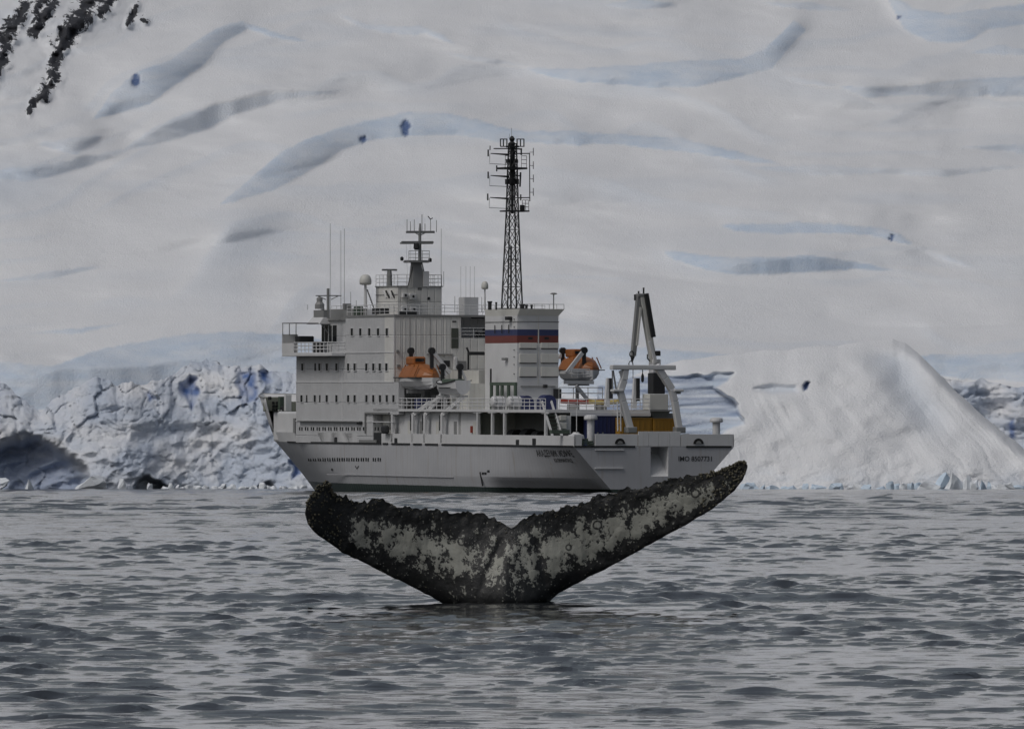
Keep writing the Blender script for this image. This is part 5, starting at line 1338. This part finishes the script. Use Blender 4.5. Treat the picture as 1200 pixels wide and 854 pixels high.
MB().box(dv(655, 446, ud)[0], dv(690, 446, ud)[0], ud - 1.5, ud - 1.3, dv(670, 450, ud)[2], dv(670, 446, ud)[2]).build('boat_cradle', WHITE, ship)
MB().beam(dv(675, 452, ud - 1), dv(690, 470, ud - 1), 0.35, 0.35).build('cradle_strut', WHITE, ship)
railing('embarkation_railing', [dv(670, 442, ud - 2), dv(691, 442, ud - 2)], ship, 0.9, 3, .8, .045)
# rescue boat
uR, zR = SD(529, 463, -8.0)
rb = thing('rescue_boat', (-8.0, uR, zR), 'small white open rescue boat with a dark gunwale on a cradle by the funnel', 'boat')
sec = []
for k in range(11):
    f = -1 + 2 * k / 10; w = 1.15 * (1 - max(0, f) ** 2.2) ** .7 * (1 - 0.25 * max(0, -f) ** 3) + .04; y = f * 3.4; sh = 0.35 * f * f
    sec.append([(-w, y, 1.25 + sh), (-w * .9, y, .7), (-w * .5, y, .2), (0, y, .02 + .3 * max(0, f) ** 3), (w * .5, y, .2), (w * .9, y, .7), (w, y, 1.25 + sh)])
lofted(sec).build('boat_hull', WHITE, rb)
gw = [s[0] for s in sec] ; MB().tube([(x - .03, y, z) for x, y, z in gw], 0.07, 5).build('gunwale', DARK, rb); MB().tube([(-x + .03, y, z) for x, y, z in gw], 0.07, 5).build('gunwale', DARK, rb)
MB().box(-.7, .7, -2.2, 1.2, 1.28, 1.75).build('boat_cover', DECKG, rb, bevel=.15); MB().box(-1.16, -1.1, -2.5, 1.0, .78, .86).build('fender_strip', DARK, rb)
zc0 = zR - .02
for du in (-2, 2): MB().beam((-8.9, uR + du, zc0 - .1), (-6.9, uR + du, zc0 - .1), .2, .2).build('boat_cradle', WHITE, ship); MB().box(-8.1, -7.9, uR + du - .1, uR + du + .1, zB1, zc0 - .2).build('cradle_leg', WHITE, ship)
MB().beam((-8.7, uR + 6, zB1 + .2), (-8.2, uR + 2.2, zc0), .28, .3).build('cradle_arm', WHITE, ship)
MB().box(-9.0, -7.0, uL - .2, uL + .2, zL - .35, zL + .03).build('boat_cradle', GREY, ship); MB().box(-7.3, -7.0, uL - .15, uL + .15, zB1, zL - .35).build('cradle_leg', GREY, ship)
MB().box(aL - 1.2, aL + 1.2, uL2 - .2, uL2 + .2, zL2 - .35, zL2 + .03).build('boat_cradle', GREY, ship); MB().box(aL - .3, aL, uL2 - .15, uL2 + .15, zB1, zL2 - .35).build('cradle_leg', GREY, ship)
MB().box(-8.4, -6.5, 46, 47.5, zB1, zB1 + 1.2).build('deck_locker', BLUE, ship, bevel=.1); MB().box(-7.5, -5.8, 43.5, 45, zB1, zB1 + 1.5).build('winch', DARK, ship, bevel=.2)
# life raft canisters on the rail
for x, lab in ((583.5, 'white liferaft canister on the rail below the hose rack'), (602.5, 'white liferaft canister on the rail beside the blue vent hood')):
    u, z = SD(x, 479.5, -8.4)
    t = thing('liferaft_canister', (-8.4, u, zB1 + .22), lab, 'liferaft', 'liferaft canisters')
    b = MB(); vs = [(0, 0)]
    prof = [(.25, -.78), (.5, -.72), (.6, -.6), (.6, .6), (.5, .72), (.25, .78)]; n = 12; P_ = []; F_ = []
    for r, x_ in prof:
        for k in range(n): P_.append((x_, r * math.cos(6.2832 * k / n), .6 + r * math.sin(6.2832 * k / n)))
    for i in range(5):
        for k in range(n): F_.append((i * n + k, (i + 1) * n + k, (i + 1) * n + (k + 1) % n, i * n + (k + 1) % n))
    F_ += [tuple(range(n)), tuple(5 * n + k for k in range(n))[::-1]]
    MB().add(P_, F_).build('canister', WHITE, t, smooth=False)
    for x_ in (-.35, .35): MB().add([(x_ + (.04 if p[0] > 0 else -.04), p[1] * 1.03, .6 + (p[2] - .6) * 1.03) for p in P_[2 * n:4 * n]], [(k, n + k, n + (k + 1) % n, (k + 1) % n) for k in range(n)]).build('strap', GREY, t)
    MB().box(-.6, .6, -.5, .5, -.22, .06).build('saddle', GREY, t)
# kayaks lashed on the boat deck
def kayak(xa, xb, y, u, mat, label):
    (a, z), (c, _) = AF(xa, y, u), AF(xb, y, u); L = c - a
    t = thing('kayak', ((a + c) / 2, u, z), label, 'kayak', 'kayaks on the boat deck')
    sec = []
    for k in range(9):
        f = -1 + k / 4; w = .42 * (1 - abs(f) ** 2.6) + .05; zz = .08 * f * f
        sec.append([(f * L / 2, -w, .05 + zz), (f * L / 2, -w * .6, -.2 + zz), (f * L / 2, w * .6, -.2 + zz), (f * L / 2, w, .05 + zz), (f * L / 2, 0, .26 + zz)])
    lofted(sec).build('kayak_hull', mat, t); MB().lathe((0, 0, .17), [(.28, 0), (.3, .06), (.24, .07)], 10).build('cockpit', DARK, t)
    return t
kayak(657, 712, 471.2, 16, RED, 'long red kayak lashed along the boat deck rail')
kayak(690, 726, 471.5, 14.2, YEL, 'yellow kayak lashed beside the long red kayak')
for x in (668, 700): a, z = AF(x, 473.5, 16); MB().box(a - .1, a + .1, 13.6, 16.6, zB1, z - .02).build('kayak_rack', GREY, ship)
# containers on the stern deck
def crate(xa, xb, yt, yb, u, d, mat, name, label, cat, group=None, ribs=6):
    (a, zt), (c, zb) = AF(xa, yt, u), AF(xb, yb, u); zb = 4.8; w, h = c - a, zt - zb
    t = thing(name, ((a + c) / 2, u + d / 2, zb), label, cat, group)
    MB().box(-w / 2, w / 2, -d / 2, d / 2, 0, h).build('container_body', mat, t, bevel=.03)
    for k in range(ribs): x = -w / 2 + w * (k + .5) / ribs; MB().box(x - .05, x + .05, -d / 2 - .05, -d / 2, .1, h - .1).build('rib', mat, t)
    MB().box(-w / 2 - .04, w / 2 + .04, -d / 2 - .06, d / 2 + .04, h, h + .08).build('lid', mat, t)
    return t
crate(693, 721.5, 488, 508, 6.4, 2.2, BLUE, 'blue_container', 'dark blue container under the boat deck overhang beside the mushroom vent', 'container')
crate(726.5, 764, 490.5, 506, 5.2, 2.0, OCHRE, 'ochre_crate', 'ochre yellow crate on the stern deck behind the left gantry leg', 'crate', 'ochre crates on the stern deck')
crate(766, 791, 491, 506, 5.0, 2.0, OCHRE, 'ochre_crate', 'ochre yellow crate on the stern deck beside the gantry leg next to the crane', 'crate', 'ochre crates on the stern deck')
